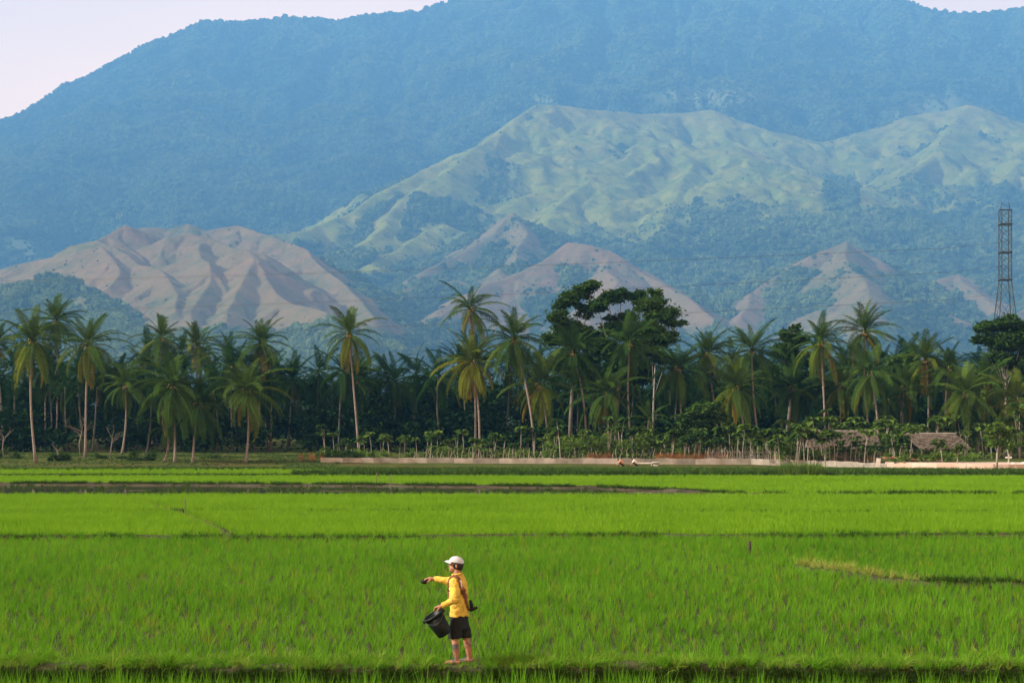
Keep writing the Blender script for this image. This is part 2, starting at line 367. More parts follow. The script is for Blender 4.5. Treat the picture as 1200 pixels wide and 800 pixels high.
def sky_pts(lst, D): return [(a, b, D) if not isinstance(D, list) else (a, b, D[i]) for i, (a, b) in enumerate(lst)]
mount_ridges = [
    dict(p=[(-700, 420, 4700), (-350, 320, 5000), (-150, 225, 5200), (0, 147, 5300), (40, 119, 5320), (80, 98, 5340), (120, 75, 5360), (160, 55, 5380), (200, 38, 5400), (245, 24, 5420),
            (290, 27, 5440), (340, 20, 5450), (400, 22, 5460), (440, 18, 5480), (490, 12, 5500), (530, 0, 5520), (570, -16, 5540), (650, -38, 5560),
            (800, -42, 5560), (900, -25, 5540), (985, 0, 5520), (1030, -3, 5500), (1060, 4, 5490), (1100, 15, 5480), (1150, 16, 5470), (1200, 10, 5460),
            (1350, -20, 5460), (1500, 40, 5460), (1900, 200, 5400)], k=0.70, L=12000, lam=240, fl=0.5, soft=2, rough=1.2),
    dict(p=[(245, 26, 5420), (225, 80, 5000), (190, 150, 4500), (160, 215, 4000)], k=0.55, L=6000, lam=170, fl=0.5),
    dict(p=[(440, 20, 5480), (430, 90, 4950), (400, 160, 4450), (370, 230, 3950)], k=0.55, L=6000, lam=170, fl=0.5),
    dict(p=[(0, 150, 5300), (-20, 220, 4700), (-40, 280, 4200)], k=0.55, L=6000, lam=170, fl=0.5),
    dict(p=[(800, -40, 5560), (770, 20, 5250), (765, 70, 4950)], k=0.8, L=6000, lam=170, fl=0.5),
    dict(p=[(1060, 4, 5490), (1045, 45, 5200), (1030, 85, 4950)], k=0.8, L=6000, lam=170, fl=0.5),
    dict(p=[(560, 20, 5500), (555, 70, 5100), (535, 120, 4750)], k=0.75, L=6000, lam=170, fl=0.5),
]
def cover_mount(X, Y, H, DI, SS):
    nz_ = fbm(X, Y, 500, 4, 91)
    py = 508 - (H - CAM_H) / Y * F; px = 600 + X / Y * F
    g = np.zeros_like(X)
    for cx, cy, rx, ry in ((830, 116, 70, 11), (640, 118, 22, 5), (1090, 130, 60, 14)):
        g = np.maximum(g, sstep(1.25, 0.8, np.hypot((px - cx) / rx, (py - cy) / ry) + nz_ * 0.9))
    low = sstep(0.15, 0.45, fbm(X, Y, 240, 4, 77)) * sstep(205, 245, py) * 0.8
    g = np.maximum(g, low)
    return dict(forest=1 - g * 0.55, bare=g * 0.3)
grass_ridges = [
    dict(p=[(290, 278, 2900), (345, 268, 3000), (420, 245, 3200), (480, 210, 3400), (550, 170, 3650), (600, 141, 3850), (632, 123, 4000), (700, 127, 4050), (760, 131, 4100),
            (830, 128, 4200), (900, 150, 4150), (965, 165, 4150), (1000, 152, 4200), (1060, 133, 4250), (1130, 122, 4300), (1200, 140, 4300),
            (1300, 150, 4300), (1500, 200, 4200)], k=0.58, L=8000, lam=150, fl=0.34, soft=4),
    dict(p=[(690, 147, 3950), (667, 175, 3750), (645, 212, 3520), (600, 231, 3350), (525, 257, 3150), (470, 290, 2900), (430, 308, 2700)], k=0.5, L=5000, lam=120, fl=0.34, soft=5),
    dict(p=[(752, 168, 3800), (690, 201, 3550), (655, 240, 3250), (640, 285, 2900)], k=0.48, L=5000, lam=120, fl=0.34, soft=5),
    dict(p=[(560, 166, 3650), (505, 215, 3350), (455, 255, 3100), (425, 285, 2850)], k=0.5, L=5000, lam=120, fl=0.34, soft=4),
    dict(p=[(752, 168, 3800), (800, 173, 3750), (860, 168, 3760), (908, 180, 3760), (948, 200, 3700), (972, 215, 3650), (985, 260, 3300)], k=0.46, L=5000, lam=150, fl=0.32, soft=5),
    dict(p=[(800, 173, 3750), (790, 230, 3300), (770, 290, 2850)], k=0.5, L=5000, lam=130, fl=0.34, soft=5),
    dict(p=[(870, 168, 3750), (875, 230, 3300), (870, 300, 2850)], k=0.5, L=5000, lam=130, fl=0.34, soft=5),
    dict(p=[(1130, 122, 4300), (1095, 165, 3950), (1065, 200, 3700), (1040, 255, 3300), (1040, 310, 2900)], k=0.48, L=5000, lam=140, fl=0.34, soft=5),
    dict(p=[(1230, 140, 4250), (1190, 180, 3850), (1160, 230, 3500), (1150, 290, 3000)], k=0.48, L=5000, lam=140, fl=0.34, soft=5),
]
def cover_grass(X, Y, H, DI, SS):
    n1 = fbm(X, Y, 300, 4, 71); n2 = fbm(X, Y, 110, 4, 72); n3 = fbm(X, Y, 600, 3, 75)
    py = 508 - (H - CAM_H) / Y * F; px = 600 + X / Y * F
    low = sstep(-34, 30, py - np.interp(px, [300, 500, 640, 720, 800, 880, 950, 975, 1020, 1150, 1250], [290, 300, 300, 285, 272, 266, 262, 245, 236, 236, 225]) + n1 * 60 + n2 * 40)
    gul = sstep(40, 130, DI + n2 * 120) * sstep(0.05, 0.3, n1 + n3 * 0.5) * sstep(640, 560, px)
    patch = sstep(1.15, 0.9, np.maximum(np.abs(px - 985) / 19, np.abs(py - 227) / 20) + n2 * 0.3)
    up = sstep(0.35, 0.55, n2 + 0.3 * n1) * 0.9
    f = np.clip(np.maximum.reduce([low, gul, patch, up]) - sstep(45, 15, DI) * sstep(650, 600, px) * 0.8, 0, 1)
    bare = np.clip(sstep(0.1, 0.5, n1 * 0.7 + n2 * 0.6) * 0.5 + sstep(160, 130, py) * 0.4 * sstep(600, 700, px), 0, 1)
    return dict(forest=f, bare=bare)
cone_ridges = [
    dict(p=[(597, 246, 2900), (560, 272, 2800), (520, 296, 2700), (485, 314, 2600)], k=0.62, L=3000, lam=90, fl=0.18, soft=2),
    dict(p=[(597, 246, 2900), (600, 290, 2650), (590, 320, 2450)], k=0.6, L=3000, lam=60, fl=0.36, soft=2),
    dict(p=[(680, 284, 2420), (640, 306, 2360), (600, 325, 2300), (555, 346, 2200), (500, 382, 2000)], k=0.55, L=3000, lam=60, fl=0.36, soft=2),
    dict(p=[(680, 284, 2420), (720, 291, 2400), (742, 297, 2390), (768, 314, 2350), (800, 340, 2250), (850, 370, 2100), (900, 410, 1900)], k=0.6, L=3000, lam=60, fl=0.36, soft=2),
    dict(p=[(735, 295, 2390), (715, 330, 2200), (690, 370, 1980)], k=0.6, L=3000, lam=58, fl=0.36, soft=2),
    dict(p=[(990, 281, 2500), (950, 301, 2450), (905, 341, 2350), (880, 372, 2200)], k=0.6, L=3000, lam=60, fl=0.36, soft=2),
    dict(p=[(990, 281, 2500), (1003, 315, 2300), (1010, 360, 2050), (1010, 400, 1850)], k=0.6, L=3000, lam=58, fl=0.36, soft=2),
    dict(p=[(990, 281, 2500), (1030, 301, 2480), (1060, 331, 2400), (1115, 368, 2200)], k=0.58, L=3000, lam=60, fl=0.36, soft=2),
    dict(p=[(1100, 330, 2550), (1135, 319, 2600), (1165, 345, 2450), (1185, 380, 2250)], k=0.5, L=3000, lam=60, fl=0.36, soft=2),
    dict(p=[(1300, 330, 2500), (1240, 340, 2450), (1200, 365, 2300)], k=0.5, L=3000, lam=60, fl=0.36, soft=2),
    dict(p=[(440, 345, 2300), (500, 328, 2400), (540, 326, 2450)], k=0.4, L=3000, lam=60, fl=0.36, soft=2),
]
def cover_cone(X, Y, H, DI, SS):
    n1 = fbm(X, Y, 160, 4, 61); n2 = fbm(X, Y, 60, 4, 62); py = 508 - (H - CAM_H) / Y * F; px = 600 + X / Y * F
    lim = np.choose(SS.astype(int), [60, 40, 140, 105, 110, 62, 60, 40, 40, 40, 20])
    f = sstep(-50, 45, DI - lim + n1 * 110 + n2 * 60)
    f = np.maximum(f, sstep(375, 405, py + n1 * 30)); f = np.maximum(f, sstep(0.40, 0.55, n2) * 0.6)
    green = (SS < 2) | (SS == 6)
    return dict(forest=np.clip(f, 0, 1), bare=np.where(green, 0.0, 0.75) * np.clip(0.75 + n1, 0, 1))
brown_ridges = [
    dict(p=[(-250, 372, 2000), (-100, 345, 2080), (0, 321, 2100), (40, 306, 2090), (85, 297, 2070), (102, 287, 2050), (127, 282, 2030)], k=0.55, L=3000, lam=60, fl=0.38, soft=2),
    dict(p=[(127, 282, 2030), (136, 287, 2000), (150, 305, 1930), (175, 326, 1850), (197, 342, 1780), (206, 362, 1700)], k=0.6, L=3000, lam=55, fl=0.45, soft=2),
    dict(p=[(127, 282, 2030), (122, 305, 1930), (118, 335, 1820)], k=0.6, L=3000, lam=55, fl=0.4, soft=2),
    dict(p=[(127, 282, 2030), (141, 275, 2060), (156, 267, 2090), (172, 274, 2110), (195, 283, 2130)], k=0.65, L=3000, lam=58, fl=0.36, soft=1),
    dict(p=[(165, 267, 2300), (185, 262, 2300), (207, 265, 2310), (226, 259, 2320), (242, 268, 2300), (255, 280, 2250)], k=0.5, L=3000, lam=58, fl=0.36, soft=2),
    dict(p=[(186, 296, 2010), (196, 278, 2060), (217, 273, 2080), (238, 276, 2080), (266, 285, 2050), (290, 291, 2010), (288, 313, 1930), (303, 328, 1870), (340, 348, 1780), (374, 364, 1700), (400, 400, 1550)], k=0.58, L=3000, lam=58, fl=0.42, soft=2, skew=0.25),
    dict(p=[(238, 276, 2080), (228, 320, 1880), (222, 360, 1720), (225, 400, 1560)], k=0.5, L=3000, lam=55, fl=0.4, soft=3),
    dict(p=[(290, 291, 2010), (270, 340, 1800), (262, 385, 1620)], k=0.5, L=3000, lam=55, fl=0.42, soft=3),
    dict(p=[(246, 265, 2300), (275, 260, 2320), (300, 270, 2290), (331, 281, 2240), (360, 291, 2180), (376, 308, 2120), (405, 331, 2020), (440, 370, 1850)], k=0.6, L=3000, lam=58, fl=0.4, soft=2),
    dict(p=[(-200, 360, 1750), (-60, 340, 1780), (20, 328, 1800), (55, 322, 1800), (80, 333, 1750), (140, 367, 1620), (185, 395, 1500)], k=0.5, L=3000, lam=90, fl=0.22, soft=3),
]
def cover_brown(X, Y, H, DI, SS):
    n1 = fbm(X, Y, 150, 4, 41); n2 = fbm(X, Y, 50, 4, 42); py = 508 - (H - CAM_H) / Y * F
    f = np.where(SS == 9, sstep(-0.35, 0.05, n1 + 0.15), 0)
    f = np.maximum(f, sstep(372, 400, py + n1 * 45) * 0.95); f = np.maximum(f, sstep(0.42, 0.55, n2) * 0.6 * sstep(20, 60, DI))
    f = np.maximum(f, np.where(SS == 8, sstep(60, 120, DI + n1 * 60 + n2 * 40), 0))
    return dict(forest=np.clip(f, 0, 1), bare=np.clip(0.4 + n1, 0, 1))

mo, G_m = wedge('mountain', -0.62, 0.62, 2700, 6050, 520, 330, mount_ridges, cover_mount, M_mount)
gr_, G_g = wedge('grassland_ridge', -0.34, 0.58, 1900, 4700, 520, 420, grass_ridges, cover_grass, M_gridge)
co_, G_c = wedge('foothills', -0.16, 0.46, 1250, 3100, 480, 360, cone_ridges, cover_cone, M_brown)
br_, G_b = wedge('dry_hills', -0.52, -0.02, 1150, 2600, 480, 420, brown_ridges, cover_brown, M_brown)
tag(mo, 'high forested mountain rising behind everything', 'mountain'); tag(gr_, 'grassy mountain spur with yellow green slopes', 'hill')
tag(co_, 'conical brown foothills in front of the grassy spur', 'hill'); tag(br_, 'bare brown fluted hills behind the palm grove', 'hill')

# far forest: leafy crowns standing on the slopes
def crown_blob(name, mat, seed, flat=0.8):
    r = np.random.default_rng(seed); b = bmesh.new(); bmesh.ops.create_icosphere(b, subdivisions=3, radius=1.0)
    for v in b.verts:
        q = v.co.normalized(); k = 0.66 + 0.42 * r.random() + 0.14 * math.sin(9 * q.x + 3 * seed) * math.cos(8 * q.y + 7 * q.z) + 0.16 * math.sin(5 * q.x + seed) * math.sin(4 * q.y + seed * 2)
        v.co = Vector((q.x * k, q.y * k, q.z * k * flat + 0.55))
    me = bpy.data.meshes.new(name); b.to_mesh(me); b.free(); me.materials.append(mat); return me
M_far = leaf_mat('far_forest_leaf', (0.010, 0.030, 0.014), (0.110, 0.150, 0.042), 0.0, 0.0016)
blobs = [crown_blob('far_tree_crown', M_far, s, 0.75 + 0.1 * (s % 3)) for s in range(6)]
SURF = [G_m, G_g, G_c, G_b]
def interp(G, x, y):
    u, D, X, Y, H, C = G; uu = x / y
    fi = (uu - u[0]) / (u[1] - u[0]); fj = np.interp(y, D, np.arange(len(D)))
    ok = (fi >= 0) & (fi < len(u) - 1) & (y > D[0]) & (y < D[-1]); i = np.clip(fi.astype(int), 0, len(u) - 2); j = np.clip(fj.astype(int), 0, len(D) - 2)
    a = np.clip(fi - i, 0, 1); b = np.clip(fj - j, 0, 1)
    def s(A): return (A[j, i] * (1 - a) + A[j, i + 1] * a) * (1 - b) + (A[j + 1, i] * (1 - a) + A[j + 1, i + 1] * a) * b
    return np.where(ok, s(H), -999), np.where(ok, s(C['forest']), 0)
def far_points(n_, D0, D1):
    y = np.sqrt(rng.uniform(D0 ** 2, D1 ** 2, n_)); x = rng.uniform(-0.40, 0.40, n_) * y
    hs, fs = zip(*[interp(G, x, y) for G in SURF]); hs = np.array(hs); fs = np.array(fs)
    k = hs.argmax(0); h = hs[k, np.arange(n_)]; f = fs[k, np.arange(n_)]
    keep = (h > -5) & (rng.random(n_) < f ** 1.3 + 0.02)
    return np.concatenate([np.stack([x, y, h], -1), f[:, None]], 1)[keep]
P = np.concatenate([far_points(110000, 1200, 2200), far_points(95000, 2200, 3200), far_points(210000, 3200, 5650)])
sz = np.where(P[:, 1] < 2200, 0.62, 1.0) * np.where(P[:, 1] < 3200, rng.gamma(3.2, 0.9, len(P)) + 1.4, rng.gamma(5, 0.7, len(P)) + 1.3)
sz = HS * sz * (0.3 + 0.7 * sstep(0.1, 0.7, P[:, 3])); P = hill_xyz(P[:, 0], P[:, 1], P[:, 2])
fo = scatter('forest', P - np.array([0, 0, 1.0]), rots(len(P), 0.12), np.stack([sz, sz, sz * rng.uniform(0.8, 1.3, len(P))], -1), blobs)
tag(fo, 'dark forest canopy covering the mountain slopes and gullies', 'forest', kind='stuff')

# ------------------------------------------------------------------ ground, paddies, bunds
def sheet(name, pts, z, mat, label=None, kind='structure', skirt=0.0):
    b = MB(); n_ = len(pts); V = [(x, y, z) for x, y in pts]; b.add(V, [tuple(range(n_))])
    if skirt: b.add([(x, y, z) for x, y in pts] + [(x, y, z - skirt) for x, y in pts], [(i, i + n_, (i + 1) % n_ + n_, (i + 1) % n_) for i in range(n_)])
    o = b.build(name, mat); o['kind'] = kind
    if label: o['label'] = label
    return o
g = sheet('ground', [(-30000, -300), (30000, -300), (30000, 40000), (-30000, 40000)], -0.6, M_plain)

# parcels: near depth, far depth, water/soil level
Z0, Z1, Z2, Z3, ZM, Z4 = -0.32, 0.0, 0.10, 0.14, 0.12, 0.14
B0a, B0b = 22.80, 23.55          # near bund
D12, D23, D3m = 52.0, 67.0, 85.0
DM4, D45 = 104.0, 122.0
W = 75
def block(name, y0, y1, z, mat, label, wob=0.35, seed=0, xw=None):
    """a paddy bed with slightly wandering edges and a skirt"""
    xw = xw or (0.45 * y1 + 12); xs = np.linspace(-xw, xw, 60)
    f0 = y0 + fbm(xs, xs * 0 + seed, 14, 3, seed) * wob; f1 = y1 + fbm(xs, xs * 0 + seed + 9, 14, 3, seed + 1) * wob
    return sheet(name, list(zip(xs, f0)) + list(zip(xs[::-1], f1[::-1])), z, mat, label, skirt=0.6)
block('paddy_bed', 8, B0a + 0.1, Z0, M_mud, 'wet paddy bed in front of the near bund')
block('paddy_bed', B0b - 0.1, D12 + 0.2, Z1, M_mud, 'wide paddy bed behind the farmer')
block('paddy_bed', D12, D23 + 0.2, Z2, M_mud, 'pale green paddy bed beyond the first low bund')
block('paddy_bed', D23, D3m + 0.2, Z3, M_mud, 'paddy bed in front of the flooded strip')
block('paddy_bed', DM4, D45 + 2.5, Z4, M_mud, 'farthest paddy bed below the palm grove')

def bund(name, x0, x1, yfun, wtop, wbot, ztop, zbot, label, step=0.4, seed=0, mat=M_earth, rough=0.04):
    xs = np.arange(x0, x1 + step, step); b = MB(); V = []
    n_ = len(xs); prof = [(-wbot, zbot), (-wtop * 1.05, ztop - 0.05), (-wtop * 0.6, ztop), (wtop * 0.6, ztop), (wtop * 1.05, ztop - 0.05), (wbot, zbot)]
    for i, x in enumerate(xs):
        for j, (dy, z) in enumerate(prof):
            V.append((x, yfun(x) + dy + float(vnoise(np.array([x * 1.3]), np.array([j * 3.1 + seed]), seed)[0]) * rough * 2, z + (float(vnoise(np.array([x * 0.9 + 5]), np.array([j * 2.3 + seed]), seed + 3)[0]) * rough if 0 < j < 5 else 0)))
    Fc = [(i * 6 + j, (i + 1) * 6 + j, (i + 1) * 6 + j + 1, i * 6 + j + 1) for i in range(n_ - 1) for j in range(5)]
    b.add(V, Fc); o = b.build(name, mat, smooth=True); o['kind'] = 'structure'; o['label'] = label
    return o
BZ = 0.14
yb12 = lambda x: D12 + 0.55 * np.sin(x * 0.12) + 0.35 * np.sin(x * 0.43 + 1) + 0.1 * np.sin(x * 1.7)
yb23 = lambda x: D23 + 0.7 * np.sin(x * 0.1 + 2) + 0.4 * np.sin(x * 0.37)
yb0 = lambda x: (B0a + B0b) / 2 + 0.05 * math.sin(x * 0.7)
bund('bund', -14, 14, yb0, 0.30, 0.52, BZ, -0.5, 'grassy earth bund the farmer stands on', 0.25, 1)
bund('bund', -40, 40, lambda x: float(yb12(x)), 0.14, 0.28, 0.19, -0.1, 'low weedy bund behind the wide paddy', 0.5, 2)
bund('bund', -55, 55, lambda x: float(yb23(x)), 0.14, 0.28, 0.20, -0.1, 'faint low bund across the pale paddies', 0.6, 3)

# flooded strip: dark still water between muddy banks, tapering to the right
xr = gx(880, 84)
strip = [(-72, 85.0), (-40, 85.2), (-20, 84.6), (0, 84.2), (xr * 0.6, 84.0), (xr, 84.0), (xr * 1.02, 85.0), (xr * 0.75, 92), (5, 98), (-10, 102), (-30, 104.5), (-72, 105)]
def water_mat():
    m, n, o = new_mat('paddy_water'); p = N(n, 'BsdfPrincipled'); p.inputs['Base Color'].default_value = (0.035, 0.032, 0.022, 1)
    p.inputs['Roughness'].default_value = 0.06; p.inputs['IOR'].default_value = 1.33
    b = N(n, 'Bump'); b.inputs['Strength'].default_value = 0.15; b.inputs['Distance'].default_value = 0.02
    z = N(n, 'TexNoise'); z.inputs['Scale'].default_value = 2.5; n.links.new(N(n, 'NewGeometry').outputs['Position'], z.inputs['Vector'])
    n.links.new(z.outputs[0], b.inputs['Height']); n.links.new(b.outputs[0], p.inputs['Normal']); n.links.new(p.outputs[0], o.inputs[0]); return m
M_water = water_mat()
M_wetmud = surf_mat('wet_mud', (0.026, 0.022, 0.013), (0.060, 0.046, 0.028), 0.8, 0.95, 0.5, 6, spec=0.05, c3=(0.06, 0.06, 0.035), s3=0.3)
sheet('flooded_strip', strip, ZM, M_water, 'strip of still muddy water crossing the rice fields')
# mud lying in the water: low humps, as one heightfield sheet
def mud_flat():
    xs = np.linspace(-72, xr + 0.8, 260); ys = np.linspace(83.5, 105.5, 60); X, Y = np.meshgrid(xs, ys)
    e = fbm(X, Y * 2.2, 7, 4, 21); far = np.interp(X, [-72, -30, -10, 5, xr * 0.75, xr * 1.02], [105, 104.5, 102, 98, 92, 85.5])
    H = ZM - 0.06 + 0.10 * sstep(-0.05, 0.35, e + 0.5 * sstep(-6, 20, X) - 0.30) + 0.16 * sstep(1.2, 0.2, far - Y)
    H = np.where((Y > far + 0.6), -0.3, H)
    V = np.stack([X, Y, H], -1).reshape(-1, 3); ii = np.arange(X.size).reshape(X.shape)
    Fc = np.stack([ii[:-1, :-1], ii[:-1, 1:], ii[1:, 1:], ii[1:, :-1]], -1).reshape(-1, 4)
    o = link('mud_flat', mesh_np('mud_flat', V, Fc, M_wetmud, True)); o['kind'] = 'structure'; o['label'] = 'wet brown mud showing through the shallow water'
mud_flat()
farbank = lambda x: float(np.interp(x, [-72, -30, -10, 5, xr * 0.75, xr * 1.02, 60], [105.3, 104.9, 102.5, 98.4, 92.4, 86.0, 88]))
bund('bund', -72, xr + 1, lambda x: farbank(x), 0.25, 0.5, 0.27, -0.1, 'dark muddy bank behind the flooded strip', 0.5, 6, M_earth, 0.1)

# grove floor: rises gently behind the fields
def grove_z(x, y):
    return 0.22 + 0.65 * sstep(150, 185, y) + 0.012 * np.maximum(y - 190, 0) + 0.06 * fbm(x, y, 9, 3, 5)
def grove_floor():
    xs = np.linspace(-230, 230, 240); ys = np.concatenate([np.linspace(123.5, 210, 90), np.linspace(212, 700, 60)]); X, Y = np.meshgrid(xs, ys)
    V = np.stack([X, Y, grove_z(X, Y)], -1).reshape(-1, 3); ii = np.arange(X.size).reshape(X.shape)
    Fc = np.stack([ii[:-1, :-1], ii[:-1, 1:], ii[1:, 1:], ii[1:, :-1]], -1).reshape(-1, 4)
    o = link('grove_floor', mesh_np('grove_floor', V, Fc, M_lawn, True)); o['kind'] = 'structure'; o['label'] = 'grassy earth floor under the coconut palms'
grove_floor()
# rising land between the grove and the hills
def foot_plain():
    xs = np.linspace(-1, 1, 120); ys = np.linspace(690 / HS, 4600, 120); U, Y = np.meshgrid(xs, ys); X = U * (Y * 0.6)
    Hh = 3 + 45 * sstep(900, 2200, Y) + 160 * sstep(2100, 4200, Y) + fbm(X, Y, 240, 4, 8) * 10
    V = hill_xyz(X, Y, Hh).reshape(-1, 3); ii = np.arange(X.size).reshape(X.shape)
    Fc = np.stack([ii[:-1, :-1], ii[:-1, 1:], ii[1:, 1:], ii[1:, :-1]], -1).reshape(-1, 4)
    o = link('foot_plain', mesh_np('foot_plain', V, Fc, M_plain, True)); o['kind'] = 'structure'; o['label'] = 'wooded plain at the foot of the hills'
    n_ = 15000; y = np.sqrt(rng.uniform(420 ** 2, 2600 ** 2, n_)); x = rng.uniform(-0.4, 0.4, n_) * y
    z = 3 + 45 * sstep(900, 2200, y) + 160 * sstep(2100, 4200, y) + fbm(x, y, 240, 4, 8) * 10; s = rng.gamma(7, 0.75, n_) + 1
    s = s * np.clip(y * HS / 1500, 0.75, HS)
    o = scatter('plain_woodland', hill_xyz(x, y, z - 1), rots(n_, 0.1), np.stack([s, s, s * 1.3], -1), blobs)
    tag(o, 'hazy low woodland between the palm grove and the hills', 'woodland', kind='stuff')
foot_plain()

# ------------------------------------------------------------------ rice
def rice_points(y0, y1, sp, rows=True, ang=0.12, jit=0.25, marg=5, hole=None):
    L = 0.36 * y1 + marg; n_ = int(2.9 * L / sp); i = np.arange(-n_ // 2, n_ // 2)
    I, J = np.meshgrid(i * sp * (1.1 if rows else 1.0), i * sp * (0.98 if rows else 1.0))
    x = (I + rng.normal(0, jit * sp * 0.5, I.shape)); y = (J + rng.normal(0, jit * sp * 0.5, I.shape))
    ca, sa = math.cos(ang), math.sin(ang); X = (ca * x - sa * y).ravel(); Y = (sa * x + ca * y).ravel() + (y0 + y1) / 2
    k = (Y > y0) & (Y < y1) & (np.abs(X) < 0.345 * Y + marg); return X[k], Y[k]
R1 = [tuft('rice_clump', M_rice1, 16, 0.31, 0.095, 0.010, 0.06, s) for s in range(7)]
R1 = R1 + [tuft('rice_clump', M_yellowrice, 14, 0.29, 0.11, 0.010, 0.1, 90)]
R0 = [tuft('rice_clump', M_rice1, 18, 0.62, 0.12, 0.010, 0.12, s + 20) for s in range(6)]
R2 = [tuft('rice_clump', M_rice2, 14, 0.34, 0.14, 0.016, 0.08, s + 40) for s in range(6)]
R3 = [tuft('rice_clump', M_rice3, 12, 0.36, 0.17, 0.030, 0.08, s + 60, 2) for s in range(6)]
def rice(name, y0, y1, z, sp, kinds, label, rows=True, ang=0.06, jit=0.4, keep=None, smin=0.75, smax=1.15, marg=5):
    X, Y = rice_points(y0, y1, sp, rows, ang, jit, marg)
    # height varies in broad patches, some hills missing
    h = 1 + 0.16 * fbm(X, Y, 6, 3, 9); q = rng.random(len(X)) > 0.03 + 0.10 * sstep(0.1, 0.5, fbm(X, Y, 2.2, 2, 14))
    if keep is not None: q &= keep(X, Y)
    X, Y, h = X[q], Y[q], h[q]
    s = rng.uniform(smin, smax, len(X)) * h; s = np.stack([s, s, s * rng.uniform(0.72, 1.15, len(X))], -1)
    o = scatter(name, np.stack([X, Y, np.full(len(X), z - 0.01)], -1), rots(len(X), 0.09), s, kinds)
    return tag(o, label, 'rice', kind='stuff')
path_a = [at(165, 586, 80), at(215, 600, 68), at(262, 626, 54), at(300, 633, 52)]
path_a = [(gx(a, gD(b, 0.1)), gD(b, 0.1)) for a, b in ((150, 587), (205, 600), (250, 618), (275, 631))]
path_b = [(gx(a, gD(b, 0.1)), gD(b, 0.1)) for a, b in ((935, 664), (990, 671), (1040, 679), (1085, 683), (1190, 684), (1260, 685))]
def near_path(X, Y, path, wd):
    d = np.full(len(X), 1e3)
    for (ax, ay), (bx, by) in zip(path[:-1], path[1:]):
        dx, dy = bx - ax, by - ay; t = np.clip(((X - ax) * dx + (Y - ay) * dy) / (dx * dx + dy * dy), 0, 1)
        d = np.minimum(d, np.hypot(X - ax - t * dx, Y - ay - t * dy))
    return d < wd
rice('near_rice', 18.5, B0a - 0.40, Z0, 0.21, R0, 'tall rice shoots at the bottom edge before the bund', ang=0.03)
rice('main_rice', B0b + 0.08, D12 + 1.2, Z1, 0.215, R1, 'deep green rice covering the wide field behind the farmer', ang=0.55, jit=0.36, keep=lambda X, Y: ~near_path(X, Y, path_b, 0.14) & (Y < yb12(X) - 0.12))
rice('pale_rice', D12 - 1.2, D23 + 1.3, Z2, 0.19, R2, 'pale young rice beyond the first low bund', jit=0.6, keep=lambda X, Y: ~near_path(X, Y, path_a, 0.22) & (Y > yb12(X) + 0.12) & (Y < yb23(X) - 0.12))
rice('strip_rice', D23 - 1.3, D3m - 0.6, Z3, 0.21, R2, 'pale young rice in front of the flooded strip', jit=0.7, keep=lambda X, Y: ~near_path(X, Y, path_a, 0.22) & (Y > yb23(X) + 0.12))
rice('far_rice', D3m - 0.6, D45, Z4, 0.30, R3, 'bright young rice beyond the flooded strip', jit=0.8, smin=0.8, smax=1.0, marg=8,
     keep=lambda X, Y: (Y > np.interp(X, [-72, -30, -10, 5, xr * 0.75, xr * 1.02, 60], [105.9, 105.5, 103.1, 99.0, 93.0, 86.4, 86.4])))

# grass and weeds on the bunds
GT = [tuft('grass_tuft', M_grass, 16, 0.26, 0.16, 0.009, 0.25, s + 100) for s in range(6)]
GT2 = [tuft('grass_tuft', M_rice1, 16, 0.30, 0.17, 0.011, 0.3, s + 110) for s in range(6)]
WT = [tuft('weed_tuft', M_weed, 16, 0.24, 0.14, 0.016, 0.16, s + 120) for s in range(5)]
WB = [tuft('weed_tuft', M_weed, 14, 0.5, 0.34, 0.07, 0.25, s + 140, 2) for s in range(5)]
GB = [tuft('grass_tuft', M_midleaf, 14, 0.5, 0.34, 0.06, 0.25, s + 150, 2) for s in range(5)]
DT = [tuft('dry_tuft', M_dry, 18, 0.9, 0.3, 0.035, 0.2, s + 160, 2) for s in range(4)]
ST = [tuft('straw_tuft', M_straw, 14, 0.34, 0.22, 0.012, 0.3, s + 180) for s in range(4)]
n_ = 3600; x = rng.uniform(-13, 13, n_); yy = np.array([yb0(q) for q in x]) + rng.uniform(-0.36, 0.42, n_)
tag(scatter('bund_grass', np.stack([x, yy, np.full(n_, BZ - 0.03)], -1), rots(n_, 0.25), rng.uniform(0.4, 1.0, n_) * (1 + 1.1 * fbm(x, yy, 0.7, 3, 19)) * (0.5 + 0.4 * sstep(0.25, 0.6, np.abs(x - gx(540, 23.2)))), GT + GT2), 'sunlit grass overhanging the edge of the near bund', 'grass', kind='stuff')
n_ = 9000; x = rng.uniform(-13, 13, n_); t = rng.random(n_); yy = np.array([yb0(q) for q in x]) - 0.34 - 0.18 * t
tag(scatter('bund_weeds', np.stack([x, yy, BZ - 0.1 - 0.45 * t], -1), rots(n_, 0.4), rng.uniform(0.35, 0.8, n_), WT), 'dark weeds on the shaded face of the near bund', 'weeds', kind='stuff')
def line_weeds(name, label, xs0, xs1, yfun, z, n_, kinds, smin, smax, wid, clump=None, cat='weeds', zamp=0.0):
    x = rng.uniform(xs0, xs1, n_)
    if clump: x = x[fbm(x, x * 0 + 3, clump, 3, 33) > -0.15]
    m = len(x); yy = np.array([yfun(q) for q in x]) + rng.normal(0, wid, m)
    return tag(scatter(name, np.stack([x, yy, np.full(m, z) + rng.uniform(0, zamp + 1e-4, m)], -1), rots(m, 0.25), rng.uniform(smin, smax, m), kinds), label, cat, kind='stuff')
line_weeds('bund_weeds', 'dark weeds on the first low bund', -24, 24, lambda x: float(yb12(x)) - 0.1, 0.14, 1000, WT + GT2, 0.5, 1.1, 0.14, 5)
line_weeds('bund_weeds', 'sparse weeds on the faint bund between the pale paddies', -30, 30, lambda x: float(yb23(x)) - 0.1, 0.16, 700, WT, 0.5, 1.2, 0.12, 4)
